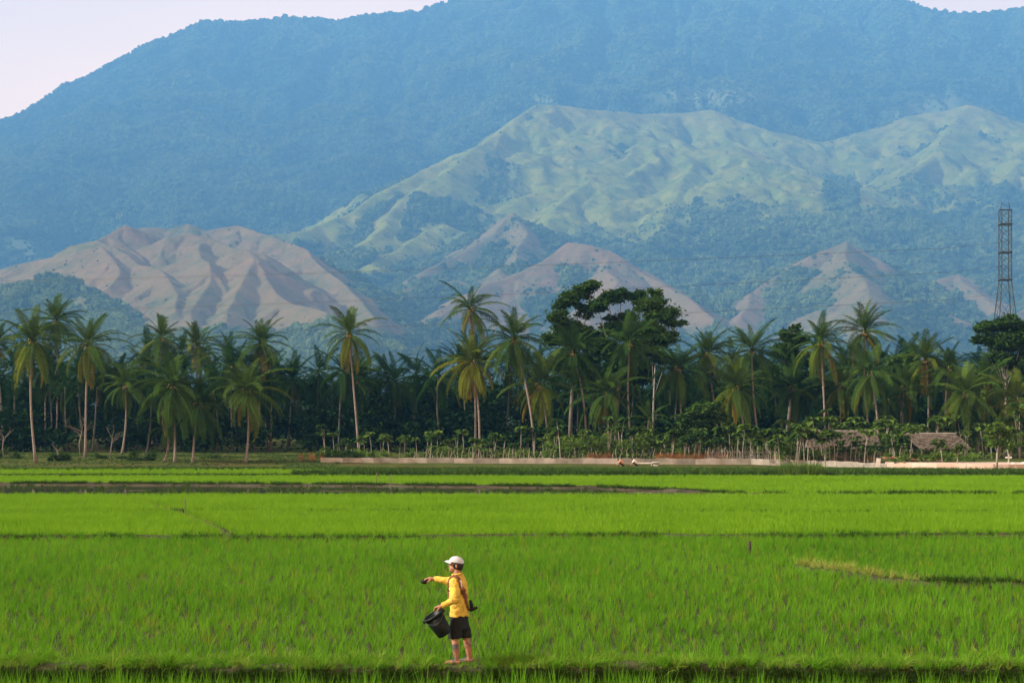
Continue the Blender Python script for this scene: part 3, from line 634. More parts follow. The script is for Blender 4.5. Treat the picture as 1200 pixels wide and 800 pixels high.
line_weeds('bank_weeds', 'dark weeds on the bank behind the flooded strip', -45, xr, lambda x: farbank(x) - 0.25, 0.16, 2600, WB, 0.3, 0.75, 0.25, 3)
n_ = 2600; x = rng.uniform(-48, xr, n_); yy = rng.uniform(84.5, 104, n_); k_ = (yy < np.array([farbank(q) for q in x]) - 0.3) & (fbm(x, yy * 2, 5, 3, 55) > 0.02); x, yy = x[k_], yy[k_]
tag(scatter('strip_weeds', np.stack([x, yy, np.full(len(x), ZM - 0.04)], -1), rots(len(x), 0.4), rng.uniform(0.25, 0.7, len(x)), WB + WT), 'dark stubble and clods poking out of the flooded strip', 'weeds', kind='stuff')
line_weeds('bank_weeds', 'low weeds continuing the line of the flooded strip', xr + 1, 42, lambda x: 85.6 + 0.05 * (x - xr), 0.2, 500, WB, 0.4, 0.75, 0.2, 3)
def path_weeds(name, label, path, n_, kinds, smin, smax, wid, z, cat):
    seg = np.array(path); L = np.hypot(*(seg[1:] - seg[:-1]).T); c = np.concatenate([[0], np.cumsum(L)]); t = rng.uniform(0, c[-1], n_)
    x = np.interp(t, c, seg[:, 0]) + rng.normal(0, wid, n_); y = np.interp(t, c, seg[:, 1]) + rng.normal(0, wid, n_)
    return tag(scatter(name, np.stack([x, y, np.full(n_, z)], -1), rots(n_, 0.3), rng.uniform(smin, smax, n_), kinds), label, cat, kind='stuff')
def path_bund(path, z0, z1, wd, label):
    b = MB(); pts = [Vector((x, y, 0)) for x, y in path]; V = []
    dense = []
    for a, c in zip(pts[:-1], pts[1:]):
        for k in range(12): dense.append(a.lerp(c, k / 12))
    dense.append(pts[-1])
    for i, p in enumerate(dense):
        d = (dense[min(i + 1, len(dense) - 1)] - dense[max(i - 1, 0)]).normalized(); q = Vector((-d.y, d.x, 0))
        for o_, z in ((-1, z0), (-0.55, z1), (0.55, z1), (1, z0)): V.append(p + q * wd * (o_ + random.uniform(-.15, .15)) + Vector((0, 0, z + random.uniform(-.02, .02))))
    b.add(V, [(i * 4 + j, i * 4 + j + 1, (i + 1) * 4 + j + 1, (i + 1) * 4 + j) for i in range(len(dense) - 1) for j in range(3)])
    o = b.build('footpath', M_earth, smooth=True); o['kind'] = 'structure'; o['label'] = label
path_bund(path_a, 0.0, 0.16, 0.3, 'narrow trodden path slanting across the pale rice')
path_weeds('path_weeds', 'thin grass along the slanting path in the pale rice', path_a, 160, ST, 0.4, 0.7, 0.3, 0.14, 'weeds')
path_bund(path_b, -0.1, 0.16, 0.2, 'narrow straw covered ridge within the wide rice field')
path_weeds('path_straw', 'pale dry straw along the ridge in the wide field', path_b[:4], 95, ST, 0.6, 1.0, 0.08, 0.16, 'straw')
path_weeds('path_weeds', 'dark weeds at the right end of the straw ridge', path_b[3:5], 110, WT, 0.5, 1.0, 0.08, 0.14, 'weeds')

# far edge of the fields: two weedy rows below the wall, thin rows on the left
line_weeds('canal_weeds', 'dark green weeds in the row nearest the far rice', -18, 70, lambda x: 125.5 - 0.01 * x + 0.3 * math.sin(x * 0.3), 0.15, 5600, WB + GB, 0.3, 1.5, 0.7, None)
line_weeds('canal_grass', 'brighter green plants along the canal below the wall', -16, 62, lambda x: 132.0 - 0.02 * x + 0.3 * math.sin(x * 0.23), 0.2, 5200, GB + [M_ for M_ in WB[:1]], 0.3, 1.4, 1.2, None, 'plants')
line_weeds('canal_weeds', 'dark low weeds at the foot of the grey wall', -30, 62, lambda x: 143.0 - 0.07 * x, 0.2, 4200, WB, 0.4, 0.8, 2.2, None)
line_weeds('edge_weeds', 'thin dark weed row on the left edge of the far rice', -64, -18, lambda x: 124.5 + 0.4 * math.sin(x * 0.2), 0.12, 2000, WB, 0.35, 0.8, 0.3, None)
line_weeds('edge_weeds', 'second weed row before the lawn under the palms', -70, -26, lambda x: 143.0, 0.2, 2400, WB, 0.4, 0.75, 0.8, None)
rice('edge_rice', 127, 141, 0.2, 0.45, R3, 'narrow strip of rice between the weed rows on the left', jit=0.9, keep=lambda X, Y: X < -17, marg=8)
line_weeds('bright_reeds', 'clump of brighter reedy grass at the far field edge', gx(915, 124), gx(962, 124), lambda x: 124.2, 0.15, 420, [tuft('reed', M_brightleaf, 14, 1.3, 0.5, 0.05, 0.3, 300 + s, 2) for s in range(3)], 0.5, 1.1, 0.5, None, 'reeds')

n_ = 9000; x = rng.uniform(-78, -18, n_); yy = rng.uniform(146, 205, n_); k_ = fbm(x, yy, 7, 3, 81) > -0.1; x, yy = x[k_], yy[k_]
tag(scatter('lawn_grass', np.stack([x, yy, grove_z(x, yy) - 0.02], -1), rots(len(x), 0.25), rng.uniform(0.25, 0.6, len(x)), GB + WB), 'short rough grass on the floor under the left palms', 'grass', kind='stuff')

# ------------------------------------------------------------------ coconut palms
def frond_mesh(name, length, rise, droop, seed, mat, pairs=38, leaf=1.0, hang=0.5):
    """one feather leaf: curved midrib along +X with drooping leaflets on both sides"""
    r = random.Random(seed); b = MB(); nseg = 14; pts = []; x = z = 0.0; a = rise
    for i in range(nseg + 1):
        pts.append(Vector((x, 0.05 * math.sin(i * 0.5 + seed) * i / nseg, z))); t = i / nseg
        a2 = a - droop * (t ** 1.3); x += math.cos(a2) * length / nseg; z += math.sin(a2) * length / nseg
    b.tube(pts, [0.055 * (1 - 0.85 * i / nseg) + 0.006 for i in range(nseg + 1)], 4)
    V = []; Fc = []
    for i in range(pairs):
        t = 0.14 + 0.86 * (i + 0.5) / pairs; f = t * nseg; k = min(int(f), nseg - 1); p = pts[k].lerp(pts[k + 1], f - k)
        d = (pts[k + 1] - pts[k]).normalized(); up = Vector((-d.z, 0, d.x)) if abs(d.y) < .99 else Vector((0, 0, 1))
        L = leaf * (0.45 + 0.55 * math.sin(math.pi * min(1, 0.18 + t * 0.86)) ) * r.uniform(0.85, 1.12)
        for s in (-1, 1):
            if r.random() < 0.05: continue
            sweep = 0.55 + 0.5 * t; q = (Vector((0, s, 0)) + d * sweep + up * r.uniform(0.0, 0.25)).normalized()
            e1 = p + q * L * 0.45; q2 = (q + Vector((0, 0, -1)) * hang * r.uniform(0.6, 1.5)).normalized(); e2 = e1 + q2 * L * 0.6
            wv = d * r.uniform(0.038, 0.058); bi = len(V)
            V += [p - wv * 0.6, p + wv * 0.6, e1 + wv, e1 - wv, e2]; Fc += [(bi, bi + 1, bi + 2, bi + 3), (bi + 3, bi + 2, bi + 4)]
    b.add(V, Fc)
    return b.mesh(name, mat)
FR = {k: [frond_mesh('frond', *a, 500 + 10 * j + i, M_frond, hang=h) for i in range(3)] for j, (k, a, h) in enumerate((
    ('up', (4.7, 0.12, 0.7), 0.3), ('mid', (5.4, 0.15, 1.15), 0.7), ('low', (5.4, 0.1, 1.25), 1.1), ('dead', (4.8, 0.0, 0.8), 1.6)))}
def trunk_path(base, top, bend, n_=10):
    b, t = Vector(base), Vector(top); pts = []
    for i in range(n_ + 1):
        k = i / n_; p = b.lerp(t, k); p.x += bend * math.sin(math.pi * k) ; pts.append(p)
    return pts
coconut_me = MB()
for i in range(9):
    a = i * 2.4; coconut_me.ball((0.28 * math.cos(a), 0.28 * math.sin(a), -0.25 - 0.10 * (i % 3)), 0.15, 7, 5, (1, 1, 1.2))
coconut_me = coconut_me.mesh('coconuts', M_coconut, True)
spathe_me = MB().tube([(0, 0, 0), (0.25, 0, 0.3), (0.6, 0, 0.25), (0.85, 0, -0.15)], [0.03, 0.05, 0.06, 0.02], 5).mesh('flower_stalk', M_coconut)
def palm(px, py, bx, by, label, D=None, nf=36, fl=1.0, tone=(1, 1, 1), yellow=0.25, bend=0.0, nuts=True, group='coconut palms of the front rows', seed=0, rt=0.135, low=True):
    """crown heart at (px,py), foot at (bx,by) of the photograph, at depth D"""
    r = random.Random(seed * 7 + int(px * 3 + py))
    if D is None: D = min(230, max(165, gD(by, 0.8)))
    fx = gx(bx, D); zb = float(grove_z(np.array([fx]), np.array([D]))[0]) - 0.05
    tp = at(px, py, D); foot = Vector((fx, D, zb))
    fl = fl * 1.0
    root = empty('coconut_palm', foot); tag(root, label, 'palm', group)
    pts = [p - foot for p in trunk_path(foot, tp, bend + r.uniform(-0.45, 0.45))]
    hgt = (tp - foot).length
    rad = [rt * (1.75 if i == 0 else 1.2 if i == 1 else 1.0 - 0.25 * i / 10) * (1 + 0.05 * (-1) ** i) for i in range(11)]
    MB().tube(pts, rad, 9).build('trunk', M_shadetrunk if 'rear' in label or 'farthest' in label else M_trunk, root, True)
    top = pts[-1]; taz, tam = r.uniform(0, 6.28), r.uniform(0.05, 0.32)
    for i in range(nf):
        if r.random() < 0.10: continue
        q = (i + 0.5) / nf; el = R(80) - R(145 if low else 100) * q ** 0.9 + r.uniform(-0.12, 0.12); az = i * 2.39996 + r.uniform(-0.45, 0.45) + seed; el += tam * math.cos(az - taz)
        kind = 'up' if el > R(42) else 'mid' if el > R(-8) else 'low'
        dead = (q > 0.88 and r.random() < 0.4)
        if dead: kind = 'dead'
        me = r.choice(FR[kind]); o = link('frond', me, root, top + Vector((0, 0, 0.25 * (1 - q))))
        o.rotation_euler = (r.uniform(-0.35, 0.35), -el, az)
        s = fl * r.uniform(0.72, 1.12) * (0.82 if kind == 'up' and q < 0.12 else 1.0); o.scale = (s, s, s)
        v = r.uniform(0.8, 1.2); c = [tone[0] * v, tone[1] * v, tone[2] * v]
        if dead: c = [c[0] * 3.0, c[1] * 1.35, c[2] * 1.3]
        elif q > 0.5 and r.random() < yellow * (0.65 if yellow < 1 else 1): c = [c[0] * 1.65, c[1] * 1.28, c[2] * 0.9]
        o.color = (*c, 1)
    if nuts:
        link('coconuts', coconut_me, root, top + Vector((0, 0, 0.1)), (0, 0, r.uniform(0, 6)))
        link('flower_stalk', spathe_me, root, top, (0, 0, r.uniform(3.5, 5.5)))
    return root
Y1 = (1.8, 1.35, 1.0); Y2 = (1.3, 1.15, 1.0); DK = (0.75, 0.85, 0.95)
PALMS = [
 (-4, 402, 4, 531, 'coconut palm cut by the left frame edge', {}),
 (38, 400, 42, 541, 'palm with long yellowing hanging fronds, second from the left edge', dict(yellow=0.7, tone=Y2)),
 (65, 377, 66, 531, 'tallest straight palm of the left cluster', dict(nf=40)),
 (103, 405, 100, 536, 'straight palm just right of the tallest one in the left cluster', dict(yellow=0.5)),
 (54, 436, 54, 531, 'shorter palm half hidden behind the left cluster', dict(tone=DK)),
 (118, 440, 114, 531, 'short dark palm right of the left cluster', dict(tone=DK, yellow=0.5)),
 (147, 452, 143, 533, 'low drooping palm beside the left cluster', dict(yellow=0.6, fl=0.85)),
 (167, 430, 160, 524, 'slim leaning palm with pale trunk left of the big front palm', dict(rt=0.14)),
 (190, 397, 178, 530, 'tall palm with arching crown behind the big front palm', {}),
 (231, 405, 226, 530, 'tall palm with yellowish crown behind the big front palm', dict(yellow=0.5, tone=Y2)),
 (204, 453, 205, 543, 'big low palm with long arching fronds before the lawn', dict(fl=1.15, nf=40, yellow=0.35)),
 (195, 503, 193, 538, 'stunted young palm beside the big front palm', dict(fl=0.5, nf=14, nuts=False, rt=0.13)),
 (232, 475, 226, 543, 'dark short palm with thick foot on the lawn', dict(tone=DK, fl=0.9)),
 (270, 432, 272, 532, 'dark palm wedged between two taller neighbours on the left', dict(tone=DK)),
 (306, 402, 299, 532, 'tall bushy palm above the yellowing front palm', dict(nf=42)),
 (290, 458, 288, 541, 'front palm with yellow drooping lower fronds, right end of the lawn', dict(yellow=0.75, tone=Y2, nf=40)),
 (322, 438, 318, 531, 'dark palm at the right end of the left grove', dict(tone=DK)),
 (409, 392, 421, 530, 'lone tall palm with sparse ragged crown above the dark grove', dict(nf=28, yellow=0.5, tone=Y2, D=188)),
 (420, 446, 431, 531, 'palm directly under the lone ragged one', dict(yellow=0.4)),
 (551, 363, 557, 514, 'highest palm in the middle, above the golden one', dict(D=190, nf=32)),
 (554, 425, 562, 516, 'golden yellow palm with a skirt of dry fronds', dict(D=182, tone=Y1, yellow=1.0, nf=42)),
 (602, 398, 627, 534, 'palm with slanting pale trunk right of the golden palm', dict(D=178, bend=0.5, nf=40)),
 (633, 452, 641, 520, 'low palm right of the slanting trunk', dict(D=180, yellow=0.6, tone=Y2)),
 (672, 413, 687, 505, 'dark palm in front of the leafy trees, trunk leaning left', dict(D=184, tone=DK, bend=0.3)),
 (738, 402, 741, 508, 'straight palm in front of the flat topped tree', dict(D=184, tone=DK)),
 (711, 462, 717, 531, 'short palm standing before the leafy trees', dict(D=178)),
 (795, 432, 798, 520, 'dark palm just right of the layered tree', dict(D=186, tone=DK)),
 (760, 492, 762, 525, 'young stemless looking palm among the shrubs', dict(D=176, fl=0.62, nf=16, nuts=False)),
 (829, 415, 845, 505, 'palm with browning lower fronds above the round bush', dict(D=186, yellow=0.5)),
 (881, 412, 892, 500, 'tall palm left of the dark ragged tree', dict(D=188)),
 (862, 455, 873, 505, 'low arching palm behind the stick fence', dict(D=182, yellow=0.4, tone=Y2)),
 (962, 402, 968, 503, 'palm with orange lower fronds above the thatched hut', dict(D=184, yellow=0.8)),
 (1013, 390, 1023, 503, 'tallest palm on the right side above the huts', dict(D=186, nf=40)),
 (1020, 438, 1030, 505, 'palm under the tallest right one, trunk by the hut end', dict(D=180)),
 (985, 455, 988, 505, 'yellow green palm between the two tall ones over the hut', dict(D=190, tone=Y2)),
 (1060, 455, 1060, 510, 'dense palm left of the two arching ones on the right', dict(D=192)),
 (1085, 422, 1085, 510, 'tall palm behind the open hut', dict(D=196, tone=Y2)),
 (1112, 432, 1112, 510, 'palm rising behind the right end of the open hut', dict(D=194)),
 (1131, 462, 1131, 515, 'big arching palm right of the open hut', dict(D=180, fl=1.1, tone=Y2)),
 (1157, 452, 1157, 515, 'palm below the round tree on the right', dict(D=188)),
 (1192, 468, 1194, 515, 'palm with golden fronds at the right frame edge', dict(D=180, tone=Y1, yellow=0.7)),
 (1040, 470, 1042, 510, 'small palm between the two thatched huts', dict(D=190, fl=0.8, tone=DK)),
 (930, 455, 932, 505, 'dark low palm left of the thatched hut', dict(D=194, tone=DK)),
 (1175, 440, 1178, 512, 'dark palm just under the lattice tower', dict(D=200, tone=DK)),
]
for i, (px, py, bx, by, lb, kw) in enumerate(PALMS): palm(px, py, bx, by, lb, seed=i, **kw)
# second row: the grove behind, one palm each, its shade tinted into the fronds
SHORT = [(-4, 'left frame edge palm'), (38, 'yellowing left palm'), (65, 'tallest left palm'), (103, 'straight palm beside the tallest left one'), (147, 'low drooping left palm'), (190, 'tall arching left palm'),
         (231, 'yellowish tall left palm'), (306, 'tall bushy left palm'), (360, 'dark gap left of the ragged palm'), (409, 'lone ragged palm'), (470, 'dark gap between ragged and golden palms'), (551, 'highest middle palm'), (602, 'slanting trunk palm'),
         (670, 'leaning leafy tree'), (725, 'flat topped tree'), (775, 'layered tree'), (829, 'browning palm'), (881, 'palm left of the ragged tree'), (930, 'dark ragged tree'), (962, 'orange fronded palm'), (1013, 'tallest right palm'),
         (1060, 'small round tree'), (1098, 'palms behind the open hut'), (1150, 'round crowned tree'), (1200, 'right frame edge palm')]
k = 0; used = set()
for row, (D, y0, y1, step) in enumerate(((214, 424, 462, 25), (246, 410, 440, 36))):
    px = -30 + row * 20
    while px < 1240:
        q = px + random.uniform(-10, 10); h = random.uniform(y0, y1)
        if 330 < q < 535: h = random.uniform(434, 456)
        near = min(SHORT, key=lambda t: abs(t[0] - q)); side = 'left' if q < near[0] else 'right'
        for lb in ('dark rear palm showing just %s of the %s' % (side, near[1]), 'second dark rear palm on the %s of the %s' % (side, near[1]), 'farthest back dark palm %s of the %s' % (side, near[1]), 'low dark rear palm %s of the %s' % (side, near[1])):
            if lb not in used: break
        used.add(lb)
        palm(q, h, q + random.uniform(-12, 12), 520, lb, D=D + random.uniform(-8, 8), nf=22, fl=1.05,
             tone=(0.36, 0.50, 0.52), yellow=0.12, nuts=False, group='palms of the dark grove behind', seed=300 + k, low=True)  # low tone paints the grove's shade onto these fronds
        px += step; k += 1

# ------------------------------------------------------------------ broadleaf trees and shrubs
def leaf_cloud(centres, radii, counts, size, r, flat=0.6, cup=0.0):
    """many small leaf faces in clusters"""
    Vs = []; 
    for c, rad, n_ in zip(centres, radii, counts):
        n_ = int(n_); d = r.normal(size=(n_, 3)); d /= np.linalg.norm(d, axis=1)[:, None]; q = np.abs(r.normal(0, 0.62, n_))
        p = np.array(c) + d * (q * rad)[:, None] * np.array([1, 1, flat]) - np.array([0, 0, cup]) * (d[:, 0:1] ** 2 + d[:, 1:2] ** 2) * rad
        a = r.normal(size=(n_, 3)); a[:, 2] *= 0.5; a /= np.linalg.norm(a, axis=1)[:, None]
        nrm = r.normal(size=(n_, 3)) * 0.7 + np.array([0, 0, 0.9]); b = np.cross(nrm, a); b /= np.linalg.norm(b, axis=1)[:, None] + 1e-9
        s = size * r.uniform(0.6, 1.25, n_)[:, None]
        Vs.append(np.stack([p - a * s, p + b * s * 0.45, p + a * s, p - b * s * 0.45], 1))
    V = np.concatenate(Vs).reshape(-1, 3); return V, np.arange(len(V)).reshape(-1, 4)
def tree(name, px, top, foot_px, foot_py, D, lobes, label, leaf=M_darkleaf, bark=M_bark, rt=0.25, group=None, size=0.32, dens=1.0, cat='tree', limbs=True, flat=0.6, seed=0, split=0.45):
    """lobes: list of (px, py, radius in px, depth offset) for the leafy masses"""
    r = np.random.default_rng(seed + 11); ppm = F / D
    fx = gx(foot_px, D); zb = float(grove_z(np.array([fx]), np.array([D]))[0]) - 0.05; foot = Vector((fx, D, zb))
    root = empty(name, foot); tag(root, label, cat, group)
    C = [(at(a, b, D) - foot + Vector((0, dz, 0)), 1.02 * rr / ppm) for a, b, rr, dz in lobes]
    topz = max(c.z for c, _ in C); mid = Vector((sum(c.x for c, _ in C) / len(C) * 0.8, 0, topz * split))
    tb = MB(); tb.tube([Vector((0, 0, 0)), Vector((mid.x * 0.2, 0, mid.z * 0.45)), mid], [rt * 1.3, rt, rt * 0.75], 8)
    tr = tb.build('trunk', bark, root, True)
    lb = MB(); cs, rs, ns = [], [], []
    for c, rad in C:
        st = Vector((mid.x * 0.8, 0, mid.z * random.uniform(0.8, 1.0))) if c.z > mid.z else Vector((mid.x * 0.3, 0, max(0.2, c.z * 0.6)))
        m_ = st.lerp(c, 0.55) + Vector((random.uniform(-.3, .3), random.uniform(-.3, .3), 0.3))
        if limbs: lb.tube([st, m_, c], [rt * 0.5, rt * 0.3, rt * 0.1], 5)
        k_ = max(5, int(13 * rad))
        for _ in range(k_):                                  # sub-clumps give an uneven outline with gaps
            d = r.normal(size=3); d /= np.linalg.norm(d); p = Vector(c) + Vector(d * np.array([1, 1, flat])) * rad * r.uniform(0.1, 1.0)
            if limbs and r.random() < 0.5: lb.tube([c, p], [rt * 0.12, rt * 0.04], 4)
            q = rad * r.uniform(0.3, 0.6); cs.append(p); rs.append(q); ns.append(72 * dens * (q / 0.6) ** 2 + 14)
    if limbs: lb.build('limbs', bark, root, True)
    V, Fc = leaf_cloud(cs, rs, ns, size, r, 0.55)
    link('crown', mesh_np('crown', V, Fc, leaf), root)
    return root
tree('broadleaf_tree', 670, 325, 668, 515, 196, [(694, 335, 11, 0), (680, 343, 14, 1), (663, 352, 15, 0), (655, 372, 15, -1), (668, 388, 20, 0), (688, 362, 14, 1), (652, 398, 16, 0), (690, 400, 20, 1), (675, 430, 24, 0), (655, 425, 16, 0)],
     'dark tree with its top leaning right, left of three leafy trees', seed=1, size=0.27, dens=1.7)
tree('broadleaf_tree', 725, 340, 722, 515, 194, [(712, 350, 13, 0), (728, 346, 13, 0), (746, 349, 13, 0), (700, 358, 12, 0), (756, 356, 10, 0), (735, 371, 11, 0), (715, 374, 9, 1), (720, 387, 16, 1), (742, 390, 18, 0), (706, 405, 18, 0), (730, 425, 24, 0), (750, 440, 22, 1)],
     'flat topped tree in the middle of three leafy trees', seed=2, size=0.27, dens=1.7, split=0.62)
tree('broadleaf_tree', 770, 336, 765, 515, 190, [(768, 343, 10, 0), (766, 355, 16, 0), (772, 368, 20, 0), (752, 362, 10, 0), (788, 378, 12, 0), (760, 383, 16, 0), (776, 395, 18, 0), (792, 392, 7, 0), (764, 412, 18, 0), (780, 420, 14, 0), (750, 400, 12, 0)],
     'lighter green tree with layered branches and pale trunk, right of three leafy trees', leaf=M_midleaf, bark=M_palebark, rt=0.11, seed=3, flat=0.35, size=0.26, dens=1.6, split=0.7)
tree('broadleaf_tree', 925, 378, 922, 512, 205, [(932, 383, 7, 0), (918, 392, 10, 0), (929, 398, 12, 0), (940, 400, 8, 0), (920, 412, 16, 0), (935, 420, 18, 0), (915, 440, 22, 0), (940, 450, 22, 0)],
     'dark ragged tree between palms left of the orange fronded one', seed=4, size=0.27, dens=1.6)
tree('broadleaf_tree', 1172, 372, 1179, 515, 192, [(1152, 384, 14, 0), (1168, 379, 14, 0), (1186, 380, 16, 0), (1200, 386, 16, 0), (1150, 396, 10, 0), (1165, 397, 16, 0), (1185, 402, 18, 0), (1205, 405, 18, 0), (1172, 420, 14, 0), (1195, 425, 18, 0)],
     'round crowned tree with pale trunk below the lattice tower', bark=M_palebark, rt=0.13, seed=5, split=0.6, size=0.27, dens=1.6)
tree('broadleaf_tree', 1058, 412, 1056, 515, 205, [(1050, 422, 12, 0), (1064, 418, 12, 0), (1058, 432, 18, 0), (1045, 440, 14, 0), (1072, 440, 14, 0)],
     'small round green tree behind the gap between the huts', leaf=M_midleaf, seed=6)
tree('round_bush', 825, 470, 826, 530, 172, [(815, 482, 14, 0), (830, 478, 15, 0), (840, 490, 12, 0), (812, 495, 14, 0), (828, 500, 16, 0), (805, 490, 10, 0)],
     'dark round bush as tall as the fence plants, below the browning palm', seed=7, cat='bush', size=0.3, rt=0.12)
tree('broadleaf_tree', 1176, 505, 1168, 556, 141, [(1160, 505, 10, 0), (1172, 499, 10, 0), (1182, 507, 11, 0), (1166, 517, 12, 0), (1180, 522, 9, 0)],
     'slender young tree with pale stem at the end of the pink wall', leaf=M_brightleaf, bark=M_stem, rt=0.09, seed=8, size=0.26, split=0.8, dens=0.7)
# dense foliage between the rear trunks, grove shade put into its leaf colour
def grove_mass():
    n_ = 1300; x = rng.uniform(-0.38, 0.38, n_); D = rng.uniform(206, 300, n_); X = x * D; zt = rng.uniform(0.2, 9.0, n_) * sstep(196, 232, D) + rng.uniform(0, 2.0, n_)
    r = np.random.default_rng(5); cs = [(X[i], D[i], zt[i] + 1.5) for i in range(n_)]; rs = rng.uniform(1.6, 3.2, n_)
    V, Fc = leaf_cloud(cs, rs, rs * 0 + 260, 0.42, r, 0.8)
    tag(link('grove_foliage', mesh_np('grove_foliage', V, Fc, M_shadeleaf)), 'dark mass of foliage filling the depth of the grove', 'foliage', kind='stuff')
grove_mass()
def shrub(name, px, py, wpx, hpx, D, label, leaf=M_weed, cat='shrub', group=None, seed=0, size=0.16, foot=None):
    lob = []; r = random.Random(seed)
    for i in range(6): lob.append((px + r.uniform(-.5, .5) * wpx, py - hpx * r.uniform(0.25, 0.8), max(wpx, hpx) * r.uniform(0.2, 0.32), r.uniform(-.6, .6)))
    return tree(name, px, py - hpx, px, py, D, lob, label, leaf, M_bark, 0.06, group, size, 1.2, cat, True, 0.7, seed, 0.4)
for i, (px, wd, ht, lb) in enumerate(((8, 26, 19, 'dark shrub at the left frame edge'), (42, 10, 8, 'tiny dark shrub at the foot of the yellowing left palm'), (71, 26, 13, 'low dark shrub beside the tallest left palm'),
        (97, 8, 6, 'very small shrub at a palm foot left of the twin shrubs'), (124, 20, 11, 'left one of the twin shrubs on the lawn'), (143, 14, 10, 'right one of the twin shrubs on the lawn'),
        (164, 28, 17, 'largest dark shrub on the lawn near the leaning slim palm'), (252, 30, 9, 'low spreading shrub behind the right part of the lawn'), (393, 40, 9, 'long low shrub at the left end of the grey wall'))):
    shrub('shrub', px, 543 if px < 300 else 538, wd, ht, 176 - (6 if px in (71, 164) else 0), lb, seed=40 + i, group='shrubs on the lawn')

# ------------------------------------------------------------------ undergrowth, umbrella plants, dry grass behind the wall
def umbrella_plant(h, seed, leafm):
    """thin stems, each with a flat whorl of drooping blades at its tip"""
    r = random.Random(seed); st = MB(); heads = []
    nst = r.choice((1, 2, 2, 3))
    for i in range(nst):
        a = r.uniform(0, 6.28); hh = h * r.uniform(0.7, 1.0); lx, ly = math.cos(a) * 0.25 * hh * 0.5, math.sin(a) * 0.25 * hh * 0.5
        top = Vector((lx, ly, hh)); st.tube([(0, 0, 0), (lx * 0.4, ly * 0.4, hh * 0.55), top], [0.035, 0.028, 0.016], 5); heads.append(top)
        if r.random() < 0.6:
            t2 = Vector((lx * 0.4 + r.uniform(-.4, .4), ly * 0.4, hh * r.uniform(0.75, 0.95))); st.tube([(lx * 0.4, ly * 0.4, hh * 0.5), t2], [0.022, 0.012], 4); heads.append(t2)
    V = []; Fc = []
    for p in heads:
        for k in range(r.randint(11, 16)):
            a = r.uniform(0, 6.28); L = r.uniform(0.42, 0.85); el = r.uniform(-0.35, 0.35); d = Vector((math.cos(a), math.sin(a), 0)); q = Vector((-d.y, d.x, 0)) * L * r.uniform(0.22, 0.34)
            m_ = p + d * L * 0.55 + Vector((0, 0, el * L * 0.5)); e = p + d * L + Vector((0, 0, (el - 0.5) * L * 0.6)); b = len(V)
            V += [p, m_ - q, e, m_ + q]; Fc.append((b, b + 1, b + 2, b + 3))
    return st.mesh('stems', M_stem), mesh_np('leaf_whorls', np.array([tuple(v) for v in V]), Fc, leafm)
UMB = [umbrella_plant(h, s, m_) for s, (h, m_) in enumerate(((3.0, M_midleaf), (2.6, M_brightleaf), (3.4, M_brightleaf), (2.2, M_midleaf), (3.8, M_midleaf), (2.8, M_brightleaf)))]
def put_umbrella(px, D, sc, k, label, group):
    x = gx(px, D); z = float(grove_z(np.array([x]), np.array([D]))[0]); ro = empty('umbrella_plant', (x, D, z - 0.03), random.uniform(0, 6.28)); sc *= 1.15; ro.scale = (sc, sc, sc); tag(ro, label, 'plant', group)
    link('stems', UMB[k][0], ro); link('leaf_whorls', UMB[k][1], ro)
for a0, a1, n_, Ds, sc, lb, gp in (
    (378, 478, 13, (176, 184), (0.6, 1.0), 'thin umbrella leaved plant in the dark gap left of the golden palm', 'umbrella plants left of the golden palm'),
    (486, 640, 20, (172, 184), (0.75, 1.2), 'thin stemmed umbrella leaved plant below the golden and slanting palms', 'umbrella plants below the golden palm'),
    (640, 800, 20, (168, 180), (0.9, 1.3), 'umbrella leaved plant in the green thicket below the leafy trees', 'umbrella plants below the leafy trees'),
    (800, 905, 22, (165, 174), (0.9, 1.35), 'umbrella leaved plant with pale stem along the stick fence', 'umbrella plants along the stick fence'),
    (905, 1040, 20, (176, 184), (1.2, 1.6), 'umbrella leaved plant rising behind the thatched hut', 'umbrella plants behind the gabled hut'),
    (1035, 1200, 24, (176, 184), (1.2, 1.6), 'umbrella leaved plant behind and beside the open hut', 'umbrella plants behind the open hut'),
    (908, 1030, 24, (155, 159), (0.85, 1.25), 'thin umbrella leaved plant standing before the gabled hut', 'umbrella plants before the gabled hut'),
    (1040, 1068, 7, (152, 156), (0.9, 1.3), 'umbrella leaved plant in the gap between the two huts', 'umbrella plants between the huts')):
    for i in range(n_): put_umbrella(a0 + (a1 - a0) * (i + random.uniform(0.1, 0.9)) / n_, random.uniform(*Ds), random.uniform(*sc), random.randrange(6), lb, gp)
for px, sc, lb in ((1105, 1.0, 'small tree like plant before the open hut, left of two'), (1121, 0.85, 'small tree like plant before the open hut, right of two'), (1183, 1.1, 'umbrella leaved plant right of the pink wall end')):
    put_umbrella(px, 146, sc, 1, lb, 'umbrella plants at the wall')
